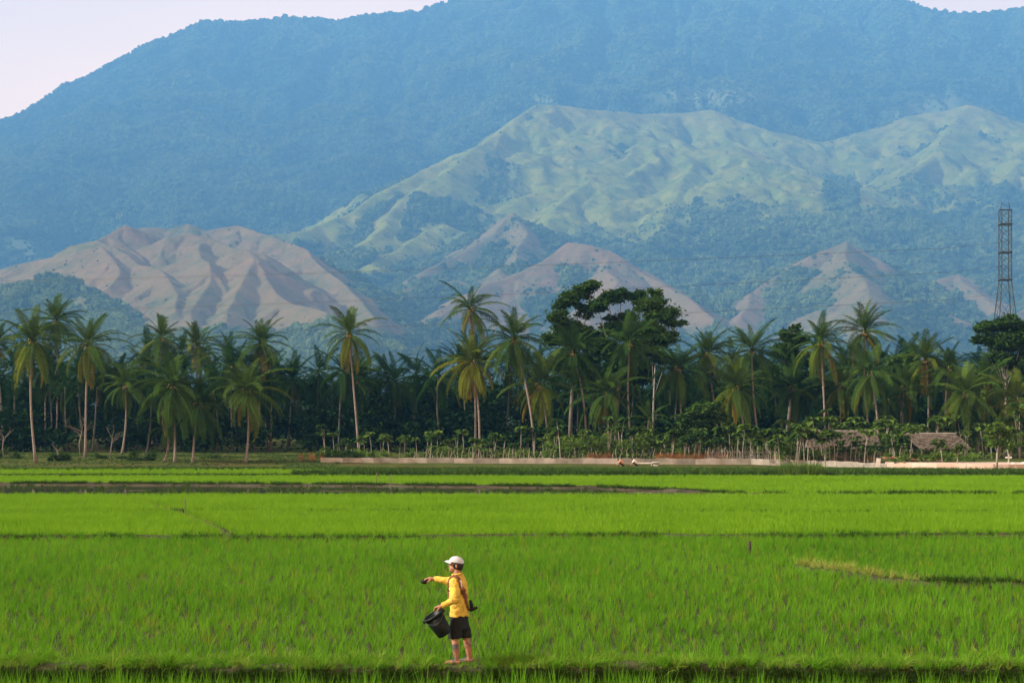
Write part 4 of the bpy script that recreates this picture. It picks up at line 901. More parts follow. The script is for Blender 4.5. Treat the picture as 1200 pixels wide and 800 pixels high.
def thicket():
    r = np.random.default_rng(15); cs = []; rs = []; ns = []
    for a0, a1, n_, D0, D1, h in ((480, 650, 80, 172, 180, 1.2), (640, 800, 230, 169, 180, 2.6), (790, 925, 170, 168, 178, 2.6), (920, 1060, 110, 176, 188, 3.6), (1040, 1210, 150, 174, 188, 3.6), (375, 480, 30, 176, 182, 0.8), (915, 1030, 45, 157, 160, 1.2), (1035, 1150, 40, 151, 156, 0.8)):
        for i in range(n_):
            D = r.uniform(D0, D1); px = r.uniform(a0, a1); x = gx(px, D); q = 0.55 + 0.6 * float(fbm(np.array([px / 1.0]), np.array([3.0]), 22, 3, 6)[0] + 0.5)
            cs.append((x, D, 0.9 + h * q * r.random())); rs.append(r.uniform(0.4, 0.95)); ns.append(60)
    V, Fc = leaf_cloud(cs, rs, ns, 0.2, r, 0.6)
    tag(link('thicket', mesh_np('thicket', V, Fc, M_brightleaf)), 'green leafy thicket growing behind the grey wall', 'thicket', kind='stuff')
thicket()
def dry(px0, px1, D, n_, label):
    x = rng.uniform(gx(px0, D), gx(px1, D), n_); y = D + rng.normal(0, 0.4, n_)
    tag(scatter('dry_grass', np.stack([x, y, grove_z(x, y) - 0.02], -1), rots(n_, 0.2), rng.uniform(0.7, 1.6, n_), DT), label, 'dry grass', kind='stuff')
dry(770, 852, 167, 150, 'rusty dry grass behind the wall below the round bush')
dry(346, 376, 170, 14, 'rusty bare strip at the left end of the grey wall')
dry(690, 715, 169, 40, 'small patch of rusty dry grass behind the wall')
dry(905, 1030, 159.5, 160, 'dead brown growth along the front of the gabled hut')

def bare_sapling(px, py, hpx, D, label, seed):
    r = random.Random(seed); x = gx(px, D); z = float(grove_z(np.array([x]), np.array([D]))[0]); H = hpx * D / F
    ro = empty('bare_sapling', (x, D, z - 0.05)); tag(ro, label, 'sapling', 'bare saplings under the left palms')
    st = [Vector((0, 0, 0)), Vector((r.uniform(-.15, .15), 0, H * 0.35)), Vector((r.uniform(-.3, .3), 0, H * 0.6))]; MB().tube(st, [0.07, 0.055, 0.04], 6).build('stem', M_trunk, ro, True)
    for i in range(9):
        t = r.uniform(0.35, 1.0); b0 = st[1].lerp(st[2], t); a = r.uniform(0, 6.28); L = H * r.uniform(0.25, 0.5); d = Vector((math.cos(a), math.sin(a) * 0.6, r.uniform(0.3, 1.1))).normalized()
        b = MB(); m_ = b0 + d * L * 0.5 + Vector((0, 0, 0.1)); e = b0 + d * L + Vector((0, 0, r.uniform(-.2, .3))); b.tube([b0, m_, e], [0.02, 0.013, 0.006], 4)
        for k in range(3): q = m_.lerp(e, r.random()); b.tube([q, q + Vector((r.uniform(-.4, .4), r.uniform(-.2, .2), r.uniform(0, .5))) * L * 0.5], [0.012, 0.005], 4)
        b.build('branch', M_trunk, ro)
bare_sapling(94, 541, 56, 175, 'leafless pale sapling with spreading branches between two left palms', 1)
bare_sapling(129, 536, 38, 178, 'leafless forked sapling right of the straight left palm', 2)
bare_sapling(4, 536, 44, 174, 'leafless sapling above the shrub at the left frame edge', 3)
bare_sapling(69, 540, 20, 172, 'short leafless stump beside the tallest left palm', 4)

# ------------------------------------------------------------------ grey canal wall, pink end wall
def wall_thing(name, label, p0, p1, h, n_, mats, seed, thick=0.3, zb=-0.2):
    r = random.Random(seed); ro = empty(name, (p0[0], p0[1], 0)); tag(ro, label, 'wall')
    a, b = Vector((p0[0], p0[1], 0)), Vector((p1[0], p1[1], 0)); d = (b - a); L = d.length; u = d.normalized(); nrm = Vector((u.y, -u.x, 0))
    t = 0.0; cuts = sorted([0.0, 1.0] + [(i + r.uniform(-.25, .25)) / n_ for i in range(1, n_)])
    for i, (s0, s1) in enumerate(zip(cuts[:-1], cuts[1:])):
        V = []; m_ = 5; off = r.uniform(-0.02, 0.02); ht = h(0.5 * (s0 + s1)) if callable(h) else h
        for j in range(m_ + 1):
            q = s0 + (s1 - s0) * j / m_; p = u * (q * L - (0.012 if j == m_ else -0.012 if j == 0 else 0)); hj = ht + r.uniform(-0.05, 0.05)
            for sd in (-1, 1):
                o_ = p - nrm * (thick * 0.5 * sd) * -1 + nrm * off
                V += [o_ + Vector((0, 0, zb)), o_ + Vector((0, 0, hj))]
        Fc = []
        for j in range(m_):
            b0 = j * 4; b1 = b0 + 4
            Fc += [(b0, b0 + 1, b1 + 1, b1), (b0 + 2, b1 + 2, b1 + 3, b0 + 3), (b0 + 1, b0 + 3, b1 + 3, b1 + 1)]
        Fc += [(0, 2, 3, 1), (m_ * 4, m_ * 4 + 1, m_ * 4 + 3, m_ * 4 + 2)]
        link('wall_section', mesh_np('wall_section', np.array([tuple(v) for v in V]), Fc, mats[i % len(mats)] if len(mats) >= 6 else r.choice(mats)), ro)
    return ro
wall_thing('canal_wall', 'long low grey concrete wall between the fields and the grove', (gx(376, 166), 166), (gx(880, 161), 161), 1.0, 16, [M_conc, M_conc3, M_conc3, M_conc, M_conc4], 3)
wall_thing('canal_wall', 'pale pinkish stretch of low wall before the gabled hut', (gx(881, 160.9), 160.9), (gx(1099, 148.5), 148.5), lambda t: 1.0 - 0.40 * t, 8, [M_conc, M_conc3, M_conc4, M_conc, M_conc4, M_conc4, M_conc2, M_conc2], 4)
wall_thing('end_wall', 'smooth pink end wall below the open hut', (gx(1098, 143), 143), (gx(1165, 140), 140), 0.85, 2, [M_conc2], 5)
def gravel_patch():
    sheet('track', [(gx(1165, 141), 141.5), (gx(1215, 141), 141), (gx(1215, 152), 152), (gx(1040, 152), 153)], 0.78, M_conc2, 'pale bare track behind the pink wall', skirt=0.5)
gravel_patch()

# ------------------------------------------------------------------ stick fences
def stick_fence(label, px0, px1, D0, D1, n_, h, rails, seed):
    r = random.Random(seed); x0, x1 = gx(px0, D0), gx(px1, D1); zb = float(grove_z(np.array([x0]), np.array([D0]))[0]); ro = empty('stick_fence', (x0, D0, zb)); tag(ro, label, 'fence')
    kinds = []
    for k in range(5):
        b = MB(); pts = [Vector((r.uniform(-.05, .05) * i, r.uniform(-.03, .03) * i, 0.25 * i * h)) for i in range(5)]; b.tube(pts, [0.04, 0.036, 0.033, 0.03, 0.02], 5); kinds.append(b.mesh('stake', M_stem if k < 3 else M_wood))
    for i in range(n_):
        t = (i + r.uniform(-.3, .3)) / n_; link('stake', r.choice(kinds), ro, ((x1 - x0) * t, (D1 - D0) * t, -0.2), (r.uniform(-.06, .06), r.uniform(-.09, .09), r.uniform(0, 6)), (1, 1, r.uniform(0.75, 1.2)))
    for z in rails:
        b = MB(); b.tube([Vector(((x1 - x0) * t / 8, (D1 - D0) * t / 8 - 0.06, z + r.uniform(-.05, .05))) for t in range(9)], [0.03] * 9, 5); b.build('rail', M_wood, ro)
    return ro
stick_fence('grey stick fence along the thicket left of the gabled hut', 826, 912, 166, 163, 44, 1.7, (0.6, 1.1), 1)
stick_fence('stick fence in front of the gabled hut', 913, 1032, 160.5, 155.5, 40, 1.2, (0.45, 0.85), 2)
stick_fence('sparse row of thin stakes below the golden palm', 486, 640, 171, 170, 36, 1.4, (), 3)
stick_fence('sparse row of thin stakes below the leafy trees', 645, 790, 168.5, 168, 26, 1.5, (), 4)

# ------------------------------------------------------------------ thatched huts
def thatch(name, a, b, c, d, parent, seed, rows=9):
    """sloped thatch between ridge a-b and eave d-c: a solid slab with courses of straw bundles"""
    a, b, c, d = map(Vector, (a, b, c, d)); r = random.Random(seed); nrm = (b - a).cross(d - a).normalized()
    if nrm.z < 0: nrm = -nrm
    m_ = MB(); lo = -nrm * 0.12; m_.add([a, b, c, d, a + lo, b + lo, c + lo, d + lo], [(0, 1, 2, 3), (7, 6, 5, 4), (0, 4, 5, 1), (1, 5, 6, 2), (2, 6, 7, 3), (3, 7, 4, 0)])
    n_ = int((b - a).length / 0.12)
    for i in range(rows):
        for j in range(n_):
            t = (j + r.random()) / n_; s0 = (i + r.uniform(-.2, .3)) / rows; s1 = min(s0 + r.uniform(1.4, 2.0) / rows, 1.12)
            p = a.lerp(b, t).lerp(d.lerp(c, t), max(0, s0)) + nrm * 0.03; e = a.lerp(b, t + r.uniform(-.01, .01)).lerp(d.lerp(c, t), s1) + nrm * r.uniform(0.04, 0.2) - Vector((0, 0, 0.16 * r.random() ** 2))
            w_ = (b - a).normalized() * 0.075; k_ = nrm * 0.05
            m_.add([p - w_, p + w_, e + w_ * 0.6, e - w_ * 0.6, p - k_, e - k_], [(0, 1, 2, 3), (3, 2, 5), (0, 3, 5, 4), (1, 4, 5, 2)])
    return m_.build(name, M_thatch, parent)
def hut(label, pa, pb, top, eave, D, depth, posts, walls, seed, gable_dx=0.0, hip=0.0):
    xa, xb = gx(pa, D), gx(pb, D); zt = CAM_H + (508 - top) * D / F; ze = CAM_H + (508 - eave) * D / F; zb = float(grove_z(np.array([xa]), np.array([D]))[0])
    ro = empty('thatched_hut', ((xa + xb) / 2, D + depth / 2, zb)); tag(ro, label, 'hut'); o = Vector(ro.location)
    ym = D + depth / 2
    thatch('front_roof', Vector((xa - hip * 0, ym, zt)) - o, Vector((xb - hip, ym, zt)) - o, Vector((xb, D - 0.6, ze)) - o, Vector((xa + gable_dx, D - 0.6, ze)) - o, ro, seed)
    thatch('rear_roof', Vector((xa, ym + 0.02, zt)) - o, Vector((xb - hip, ym + 0.02, zt)) - o, Vector((xb, D + depth + 0.6, ze)) - o, Vector((xa + gable_dx, D + depth + 0.6, ze)) - o, ro, seed + 1, 4)
    r = random.Random(seed)
    for i in range(posts):
        for yy in (D, D + depth):
            x = xa + gable_dx + 0.3 + (xb - xa - gable_dx - 0.6) * i / (posts - 1)
            MB().tube([Vector((x, yy, zb)) - o, Vector((x + r.uniform(-.04, .04), yy, ze + 0.1 + (0 if yy == D else 0))) - o], [0.07, 0.06], 6).build('post', M_wood, ro)
    MB().tube([Vector((xa - 0.15, ym, zt + 0.04)) - o, Vector((xb - hip + 0.15, ym, zt + 0.04)) - o], [0.07, 0.07], 6).build('ridge_pole', M_palebark, ro)
    if walls:
        n_ = int((xb - xa) / 0.22)
        for i in range(n_):
            x = xa + 0.3 + (xb - xa - 0.5) * i / n_; hh = ze - zb - 0.15 + r.uniform(-.1, .05)
            MB().box((x - 0.1 - o.x, D + 0.15 - o.y, 0), (x + 0.1 - o.x, D + 0.19 + r.uniform(-.02, .02) - o.y, hh)).build('wall_slat', M_wood, ro)
        b = MB(); b.add([Vector((xa + 0.2, D + 0.2, ze)) - o, Vector((xa + 0.2, D + depth - 0.2, ze)) - o, Vector((xa + 0.2, ym, zt - 0.15)) - o, Vector((xa + 0.28, D + 0.2, ze)) - o, Vector((xa + 0.28, D + depth - 0.2, ze)) - o, Vector((xa + 0.28, ym, zt - 0.15)) - o],
                        [(0, 1, 2), (5, 4, 3), (0, 3, 4, 1), (1, 4, 5, 2), (2, 5, 3, 0)]); b.build('gable', M_wood, ro)
    else:
        # bamboo platform inside the open hut
        for i in range(7): MB().box((xa + 1.0 - o.x, D + 0.6 + i * 0.3 - o.y, 0.55), (xb - 0.8 - o.x, D + 0.84 + i * 0.3 - o.y, 0.62)).build('platform_slat', M_wood, ro)
    return ro
hut('long brown thatched hut with a gable, behind the stick fence', 948, 1031, 505, 524, 163, 3.6, 6, True, 21)
hut('open sided thatched hut on posts behind the pink wall', 1063, 1136, 508, 525, 160, 3.4, 5, False, 22, 1.2, 1.0)

# ------------------------------------------------------------------ small things by the wall
bo = empty('white_board', (gx(1028.5, 150.5), 150.5, 0.35)); tag(bo, 'white board leaning upright at the end of the timber pile', 'board'); bo.rotation_euler = (0.12, 0.10, 0)
MB().box((-0.2, -0.03, 0), (0.2, 0.03, 0.86)).build('panel', M_white, bo)
for zz in (0.1, 0.72): MB().box((-0.2, 0.032, zz), (0.2, 0.07, zz + 0.06)).build('batten', M_wood, bo)
tp = empty('timber_pile', (gx(1072, 153), 153, 0.6)); tag(tp, 'long pile of reddish timbers before the open hut', 'timber')
for i in range(7): MB().tube([(-3.4 + 0.3 * (i % 3), (i % 4) * 0.14, 0.5 + 0.09 * (i // 4) + 0.02 * i), (-0.1, (i % 4) * 0.14, 0.35 + 0.09 * (i // 4)), (3.2 - 0.4 * (i % 2), (i % 4) * 0.14, 0.22 + 0.1 * (i // 4))], [0.06, 0.055, 0.05], 6).build('timber', M_redwood if i % 3 else M_wood, tp)
for x in (-2.6, 2.2): MB().box((x - 0.1, -0.1, -0.2), (x + 0.1, 0.55, 0.24 + (0.12 if x < 0 else 0))).build('bearer', M_wood, tp)
tag(MB().box((gx(744, 158), 158, 0.55), (gx(766, 158), 158.35, 0.63)).box((gx(746, 158), 158.05, 0.2), (gx(747, 158), 158.3, 0.55)).box((gx(763, 158), 158.05, 0.2), (gx(764, 158), 158.3, 0.55)).build('bench_plank', M_white), 'long pale plank on low legs below the grey wall', 'plank')
def lathe(prof, n_=20):
    b = MB(); V = []; m_ = len(prof)
    for i in range(n_):
        a = 2 * math.pi * i / n_; V += [(rr * math.cos(a), rr * math.sin(a), z) for rr, z in prof]
    b.add(V, [(i * m_ + j, ((i + 1) % n_) * m_ + j, ((i + 1) % n_) * m_ + j + 1, i * m_ + j + 1) for i in range(n_) for j in range(m_ - 1)]); return b
ba = lathe([(0.0, 0.02), (0.24, 0.0), (0.36, 0.26), (0.40, 0.27), (0.40, 0.30), (0.35, 0.30), (0.22, 0.05), (0.0, 0.05)]).build('basin', M_white, None, True)
ba.location = (gx(768.5, 157.6), 157.6, 0.42); tag(ba, 'white basin at the right end of the pale plank', 'basin')
stb = MB().box((-0.22, -0.22, 0), (0.22, 0.22, 0.24)).build('stone_block', M_stone); stb.location = (gx(768.5, 157.6), 157.6, 0.17); tag(stb, 'squat grey block under the white basin', 'block')
MBp = MB(); MBp.tube([(0, 0, -0.3), (0.02, 0, 0.25), (0.01, 0, 0.52)], [0.05, 0.045, 0.04], 8); po = MBp.build('stake_post', M_darkwood, None, True)
Dp = gD(655); po.location = (gx(878, Dp), Dp, 0); tag(po, 'short weathered post standing alone in the wide rice field', 'post')
for px, py, h, lb in ((217, 603, 0.75, 'thin stick upright in the pale rice near the slanting path'), (441, 566, 0.8, 'thin stick in the far bright rice, left of two'), (458, 571, 0.9, 'thin stick in the far bright rice, right of two')):
    D = gD(py, 0.2); o = MB().tube([(0, 0, -0.2), (0.02, 0, h * 0.5), (-0.02, 0, h)], [0.03, 0.025, 0.02], 6).build('thin_stick', M_wood); o.location = (gx(px, D), D, 0.15); tag(o, lb, 'stick')
cr_ = empty('white_marker', (gx(1182, 147), 147, 0.75)); tag(cr_, 'small white cross shaped marker at the right edge of the track', 'marker')
MB().box((-0.05, -0.03, 0), (0.05, 0.03, 0.9)).build('upright', M_white, cr_); MB().box((-0.3, -0.028, 0.52), (0.3, 0.028, 0.66)).build('crossbar', M_white, cr_)
for i, (px, s) in enumerate(((1188, 0.35), (1194, 0.28), (1200, 0.4))):
    b = bmesh.new(); bmesh.ops.create_icosphere(b, subdivisions=2, radius=s)
    for v in b.verts: v.co *= 0.8 + 0.3 * random.random(); v.co.z *= 0.7
    me = bpy.data.meshes.new('stone'); b.to_mesh(me); b.free(); me.materials.append(M_stone); o = link('stone', me, None, (gx(px, 143), 143, 0.6 + s * 0.3)); tag(o, 'pale stone at the right frame edge, %s of three' % ('leftmost', 'middle', 'rightmost')[i], 'stone', 'stones at the track edge')

# ------------------------------------------------------------------ lattice tower and power lines
def tower():
    D = 330.0; c = at(1178, 508, D); ro = empty('lattice_tower', (c.x, D, 4.0)); tag(ro, 'steel lattice power tower rising behind the round crowned tree', 'tower')
    zf = lambda py: CAM_H + (508 - py) * D / F - 4.0
    zt, zw = zf(246), zf(330); hw = lambda z: 1.05 if z >= zw else 1.05 + (zw - z) * 0.095
    rot = 0.0
    def leg(sx, sy): return [Vector((sx * hw(z), sy * hw(z), z)) for z in (0.0, zw, zt)]
    for sx in (-1, 1):
        for sy in (-1, 1): MB().tube(leg(sx, sy), [0.12, 0.10, 0.085], 6).build('leg', M_steel, ro)
    zs = [0, zw * 0.28, zw * 0.52, zw * 0.7, zw * 0.86, zw] + [zw + (zt - zw) * i / 8 for i in range(1, 9)]
    for i, (z0, z1) in enumerate(zip(zs[:-1], zs[1:])):
        b = MB(); h0, h1 = hw(z0), hw(z1)
        for (a, e) in (((-1, -1), (1, -1)), ((1, -1), (1, 1)), ((1, 1), (-1, 1)), ((-1, 1), (-1, -1))):
            b.tube([(a[0] * h0, a[1] * h0, z0), (e[0] * h1, e[1] * h1, z1)], [0.04, 0.04], 4); b.tube([(e[0] * h0, e[1] * h0, z0), (a[0] * h1, a[1] * h1, z1)], [0.04, 0.04], 4)
        b.build('cross_brace', M_steel, ro)
    for py in (263, 296, 328):
        b = MB(); z = zf(py); h = hw(z) + 0.1
        for (a, e) in (((-1, -1), (1, -1)), ((1, -1), (1, 1)), ((1, 1), (-1, 1)), ((-1, 1), (-1, -1))): b.tube([(a[0] * h, a[1] * h, z), (e[0] * h, e[1] * h, z)], [0.13, 0.13], 6)
        b.build('platform_ring', M_steel, ro)
    for sx in (-1, 1):
        MB().tube([(sx * 1.05, 0, zt), (sx * 0.75, 0, zt + 1.6), (sx * 0.1, 0, zt + 0.9)], [0.09, 0.08, 0.06], 5).build('top_horn', M_steel, ro)
    MB().tube([(-1.3, 0, zt), (1.3, 0, zt)], [0.14, 0.14], 6).build('top_beam', M_steel, ro)
    for py in (284, 312, 344):
        for sy in (-1, 1):
            z = zf(py); h = hw(z); MB().tube([(-h, sy * h, z), (-h - 0.2, sy * (h + 0.25), z), (-h - 0.4, sy * (h + 0.5), z)], [0.1, 0.13, 0.06], 6).build('insulator', M_cable, ro)
    return D
TD = tower()
for i, (yr, yl, sag) in enumerate(((284, 331, 5), (312, 370, 5), (344, 404, 4))):
    for j, sy in enumerate((-1, 1)):
        pts = []
        for k in range(25):
            t = k / 24; px = 1172 + (-260 - 1172) * t; py = yr + (yl - yr) * (t * 1172 / 1172) * 1.0 + sag * math.sin(math.pi * t) + 4; D = TD + sy * (1.9 + 1.2 * t)
            if k == 0: py -= 4
            pts.append(at(px, py + (j * 2.5 * t), D))
        o = MB().tube(pts, [0.017] * 25, 4).build('power_line', M_cable)
        tag(o, '%s wire of the %s pair of power lines crossing before the hills' % (('front', 'rear')[j], ('uppermost', 'middle', 'lowest')[i]), 'cable', 'power lines')

# ------------------------------------------------------------------ people
def solid_mat(name, c1, c2, scale, rough=0.85, coord='Object', **k): return surf_mat(name, c1, c2, scale, rough, 0.2, scale * 3, coord, **k)
M_skin = solid_mat('tanned_skin', (0.20, 0.095, 0.055), (0.27, 0.135, 0.08), 6, 0.6)
M_mudskin = surf_mat('muddy_skin', (0.24, 0.10, 0.055), (0.05, 0.05, 0.05), 7, 0.6, 0.2, 20, 'Object', lo=0.42, hi=0.58)
M_shirt = surf_mat('yellow_cotton', (0.40, 0.27, 0.035), (0.50, 0.335, 0.05), 5, 0.9, 0.35, 18, 'Object', c3=(0.27, 0.175, 0.03), s3=6)
M_black = surf_mat('black_cloth', (0.003, 0.004, 0.004), (0.007, 0.008, 0.008), 6, 0.9, 0.3, 20, 'Object')
M_cap = surf_mat('off_white_cap', (0.29, 0.30, 0.32), (0.38, 0.39, 0.41), 8, 0.85, 0.2, 30, 'Object')
M_hair = surf_mat('black_hair', (0.008, 0.007, 0.006), (0.02, 0.017, 0.014), 20, 0.6, 0.4, 60, 'Object')
M_sash = surf_mat('brown_checked_cloth', (0.22, 0.075, 0.025), (0.05, 0.02, 0.014), 22, 0.9, 0.2, 40, 'Object')
M_sashpale = surf_mat('pale_cloth', (0.50, 0.44, 0.44), (0.62, 0.56, 0.58), 14, 0.9, 0.2, 40, 'Object')
M_bucket = surf_mat('black_plastic', (0.003, 0.005, 0.0045), (0.007, 0.010, 0.009), 4, 0.45, 0.05, 20, 'Object', spec=0.12)
M_brownshirt = solid_mat('brown_shirt', (0.30, 0.15, 0.08), (0.38, 0.20, 0.11), 6)
M_greyshirt = solid_mat('pale_grey_shirt', (0.38, 0.37, 0.33), (0.50, 0.48, 0.44), 6)
def remesh(b, voxel, smooth=3, name='body'):
    """fuse overlapping limbs and masses into one continuous skin"""
    me = b.mesh(name); o = bpy.data.objects.new('tmp', me); COL.objects.link(o)
    m_ = o.modifiers.new('r', 'REMESH'); m_.mode = 'VOXEL'; m_.voxel_size = voxel
    m2 = o.modifiers.new('s', 'SMOOTH'); m2.iterations = smooth; m2.factor = 0.5
    dg = bpy.context.evaluated_depsgraph_get(); ev = o.evaluated_get(dg); out_ = bpy.data.meshes.new_from_object(ev); bpy.data.objects.remove(o)
    out_.name = name; out_.polygons.foreach_set('use_smooth', np.ones(len(out_.polygons), dtype=bool)); out_.materials.clear(); return out_
def limb(b, pts, rad, n=12):
    for p, q in ((pts[0], rad[0]), (pts[-1], rad[-1])): b.ball(p, q, 12, 8)
    for p, q in zip(pts[1:-1], rad[1:-1]): b.ball(p, q, 12, 8)
    b.tube(pts, rad, n)
def loft(b, rings, n=28):
    """rings: (cx, cy, z, rx, ry, yaw)"""
    V = []; 
    for cx, cy, z, rx, ry, yw in rings:
        for k in range(n):
            a = 2 * math.pi * k / n; x, y = rx * math.cos(a), ry * math.sin(a); V.append((cx + x * math.cos(yw) - y * math.sin(yw), cy + x * math.sin(yw) + y * math.cos(yw), z))
    m_ = len(rings); Fc = [(i * n + k, i * n + (k + 1) % n, (i + 1) * n + (k + 1) % n, (i + 1) * n + k) for i in range(m_ - 1) for k in range(n)]
    Fc += [tuple(range(n))[::-1], tuple((m_ - 1) * n + k for k in range(n))]; b.add(V, Fc)

def farmer():
    Dp = (B0a + B0b) / 2 + 0.02; z0 = BZ + 0.0
    ro = empty('person', (gx(540, Dp), Dp, z0)); tag(ro, 'farmer in yellow shirt and black shorts casting from a bucket on the bund', 'person')
    yw = R(-22)
    # ---- body: head, neck, arms, hands, trunk, legs, feet as one skin
    b = MB()
    hc = Vector((-0.075, 0.0, 1.49)); hr = Matrix.Rotation(R(-10), 3, 'Z')
    b.ball(hc + Vector((0.012, 0, 0.02)), 0.098, 18, 14, (1.0, 0.80, 1.08), hr)                 # skull
    b.ball(hc + Vector((-0.035, 0.005, -0.055)), 0.066, 16, 10, (0.95, 0.85, 1.0), hr)            # jaw
    b.ball(hc + Vector((-0.075, 0.012, -0.092)), 0.026, 10, 8)                                      # chin
    b.tube([hc + Vector((-0.085, 0.012, 0.012)), hc + Vector((-0.108, 0.016, -0.022)), hc + Vector((-0.088, 0.013, -0.034))], [0.010, 0.016, 0.012], 8)   # nose
    b.ball(hc + Vector((-0.090, 0.013, -0.060)), 0.018, 10, 6, (1, 1.3, 0.6))                        # lips
    for sy in (-1, 1):
        e = hc + Vector((0.012, sy * 0.08, -0.022)); b.ball(e, 0.03, 10, 8, (0.6, 0.35, 1.0))        # ears
        b.ball(hc + Vector((-0.078, 0.012 + sy * 0.034, 0.012)), 0.017, 8, 6)                         # brow and eye
    limb(b, [Vector((-0.045, 0, 1.28)), Vector((-0.06, 0, 1.42))], [0.062, 0.056])
    loft(b, [(-0.03, 0, 0.72, 0.09, 0.13, yw), (-0.03, 0, 0.95, 0.10, 0.14, yw), (-0.035, 0, 1.15, 0.11, 0.17, yw), (-0.04, 0, 1.26, 0.09, 0.17, yw), (-0.045, 0, 1.33, 0.06, 0.08, yw)])
    # near (left) arm, elbow bent, hand on the bucket rim
    sn, el, wn = Vector((-0.10, -0.185, 1.235)), Vector((-0.075, -0.27, 0.985)), Vector((-0.275, -0.30, 0.895))
    limb(b, [sn, el, wn], [0.052, 0.042, 0.028])
    hn = Vector((-0.325, -0.30, 0.868)); limb(b, [wn, hn], [0.028, 0.036])
    for i in range(4):
        y = -0.335 + i * 0.022; L = (0.9, 1.0, 0.95, 0.8)[i]
        limb(b, [Vector((-0.335, y, 0.880)), Vector((-0.372 * 1.0, y, 0.878)), Vector((-0.388, y, 0.850 - 0.012 * L)), Vector((-0.368, y, 0.832 - 0.01 * L))], [0.011, 0.010, 0.0095, 0.008], 8)
    limb(b, [Vector((-0.315, -0.335, 0.862)), Vector((-0.330, -0.352, 0.838)), Vector((-0.345, -0.345, 0.822))], [0.013, 0.011, 0.009], 8)
    # far (right) arm stretched forward, fist just opening
    sf, ef, wf = Vector((0.0, 0.175, 1.235)), Vector((-0.21, 0.25, 1.215)), Vector((-0.43, 0.27, 1.245))
    limb(b, [sf, ef, wf], [0.052, 0.042, 0.028])
    hf = Vector((-0.485, 0.27, 1.245)); limb(b, [wf, hf], [0.028, 0.036])
    for i in range(4):
        y = 0.238 + i * 0.022; L = (0.8, 0.95, 1.0, 0.9)[i]
        limb(b, [Vector((-0.51, y, 1.25)), Vector((-0.51 - 0.04 * L, y, 1.245)), Vector((-0.51 - 0.065 * L, y, 1.222)), Vector((-0.51 - 0.055 * L, y, 1.200))], [0.011, 0.010, 0.0095, 0.008], 8)
    limb(b, [Vector((-0.475, 0.235, 1.232)), Vector((-0.50, 0.222, 1.212)), Vector((-0.522, 0.228, 1.200))], [0.013, 0.011, 0.009], 8)
    # legs: near leg forward and straight, far leg set back
    zf = 0.03
    limb(b, [Vector((-0.05, -0.07, 0.68)), Vector((-0.083, -0.095, 0.38)), Vector((-0.075, -0.10, 0.25)), Vector((-0.06, -0.10, 0.06))], [0.075, 0.055, 0.056, 0.034])
    limb(b, [Vector((0.0, 0.06, 0.68)), Vector((0.072, 0.10, 0.38)), Vector((0.105, 0.10, 0.25)), Vector((0.13, 0.10, 0.06))], [0.075, 0.055, 0.056, 0.034])
    for c in (Vector((-0.06, -0.10, zf)), Vector((0.13, 0.10, zf))):
        limb(b, [c + Vector((0.04, 0, 0)), c + Vector((-0.05, 0, 0.0)), c + Vector((-0.15, 0.01, -0.008))], [0.036, 0.040, 0.026])
        for t in range(5): limb(b, [c + Vector((-0.15, -0.03 + 0.015 * t, -0.012)), c + Vector((-0.19 + 0.006 * t, -0.034 + 0.017 * t, -0.015))], [0.013, 0.010], 6)
    me = remesh(b, 0.0065, 2); me.materials.append(M_skin); me.materials.append(M_mudskin)
    mi = np.array([1 if p.center.z < 0.31 else 0 for p in me.polygons], dtype=np.int32); me.polygons.foreach_set('material_index', mi)
    link('body', me, ro)
    # ---- shirt: long sleeves, loose hem
    b = MB()
    loft(b, [(-0.025, 0, 0.705, 0.135, 0.185, yw), (-0.025, 0, 0.80, 0.130, 0.18, yw), (-0.03, 0, 0.95, 0.128, 0.175, yw), (-0.035, 0, 1.12, 0.135, 0.195, yw), (-0.04, 0, 1.22, 0.120, 0.205, yw), (-0.045, 0, 1.285, 0.095, 0.165, yw), (-0.05, 0, 1.345, 0.072, 0.085, yw)])
    limb(b, [sn + Vector((0.01, 0.02, 0.005)), el, wn + Vector((0.035, 0, 0.015))], [0.082, 0.070, 0.046]); limb(b, [sf + Vector((0, -0.02, 0)), ef, wf + Vector((0.05, 0, 0))], [0.080, 0.066, 0.046])
    me = remesh(b, 0.011, 4, 'shirt')
    co = np.zeros(len(me.vertices) * 3, np.float32); me.vertices.foreach_get('co', co); co = co.reshape(-1, 3); no = np.zeros(len(co) * 3, np.float32); me.vertices.foreach_get('normal', no); no = no.reshape(-1, 3)
    fold = fbm(co[:, 0] + co[:, 1] * 1.3, co[:, 2] * 0.55 + co[:, 0] * 0.4, 0.11, 3, 4) * 0.017 + fbm(co[:, 0] - co[:, 1], co[:, 2] * 2.2, 0.09, 2, 8) * 0.011
    me.vertices.foreach_set('co', (co + no * fold[:, None]).astype(np.float32).ravel()); me.update(); me.materials.append(M_shirt)
    sh = link('shirt', me, ro)
    bv = BVHTree.FromPolygons([v.co.copy() for v in me.vertices], [tuple(p.vertices) for p in me.polygons])
    MB().tube([Vector((-0.052 + 0.078 * math.cos(a), 0.088 * math.sin(a), 1.345 + 0.012 * math.cos(a))) for a in [i * math.pi / 10 for i in range(21)]], [0.014] * 21, 6).build('collar', M_shirt, sh, True)
    # ---- shorts
    b = MB(); loft(b, [(-0.025, 0, 0.52, 0.135, 0.185, yw), (-0.025, 0, 0.64, 0.132, 0.182, yw), (-0.025, 0, 0.76, 0.124, 0.174, yw)])
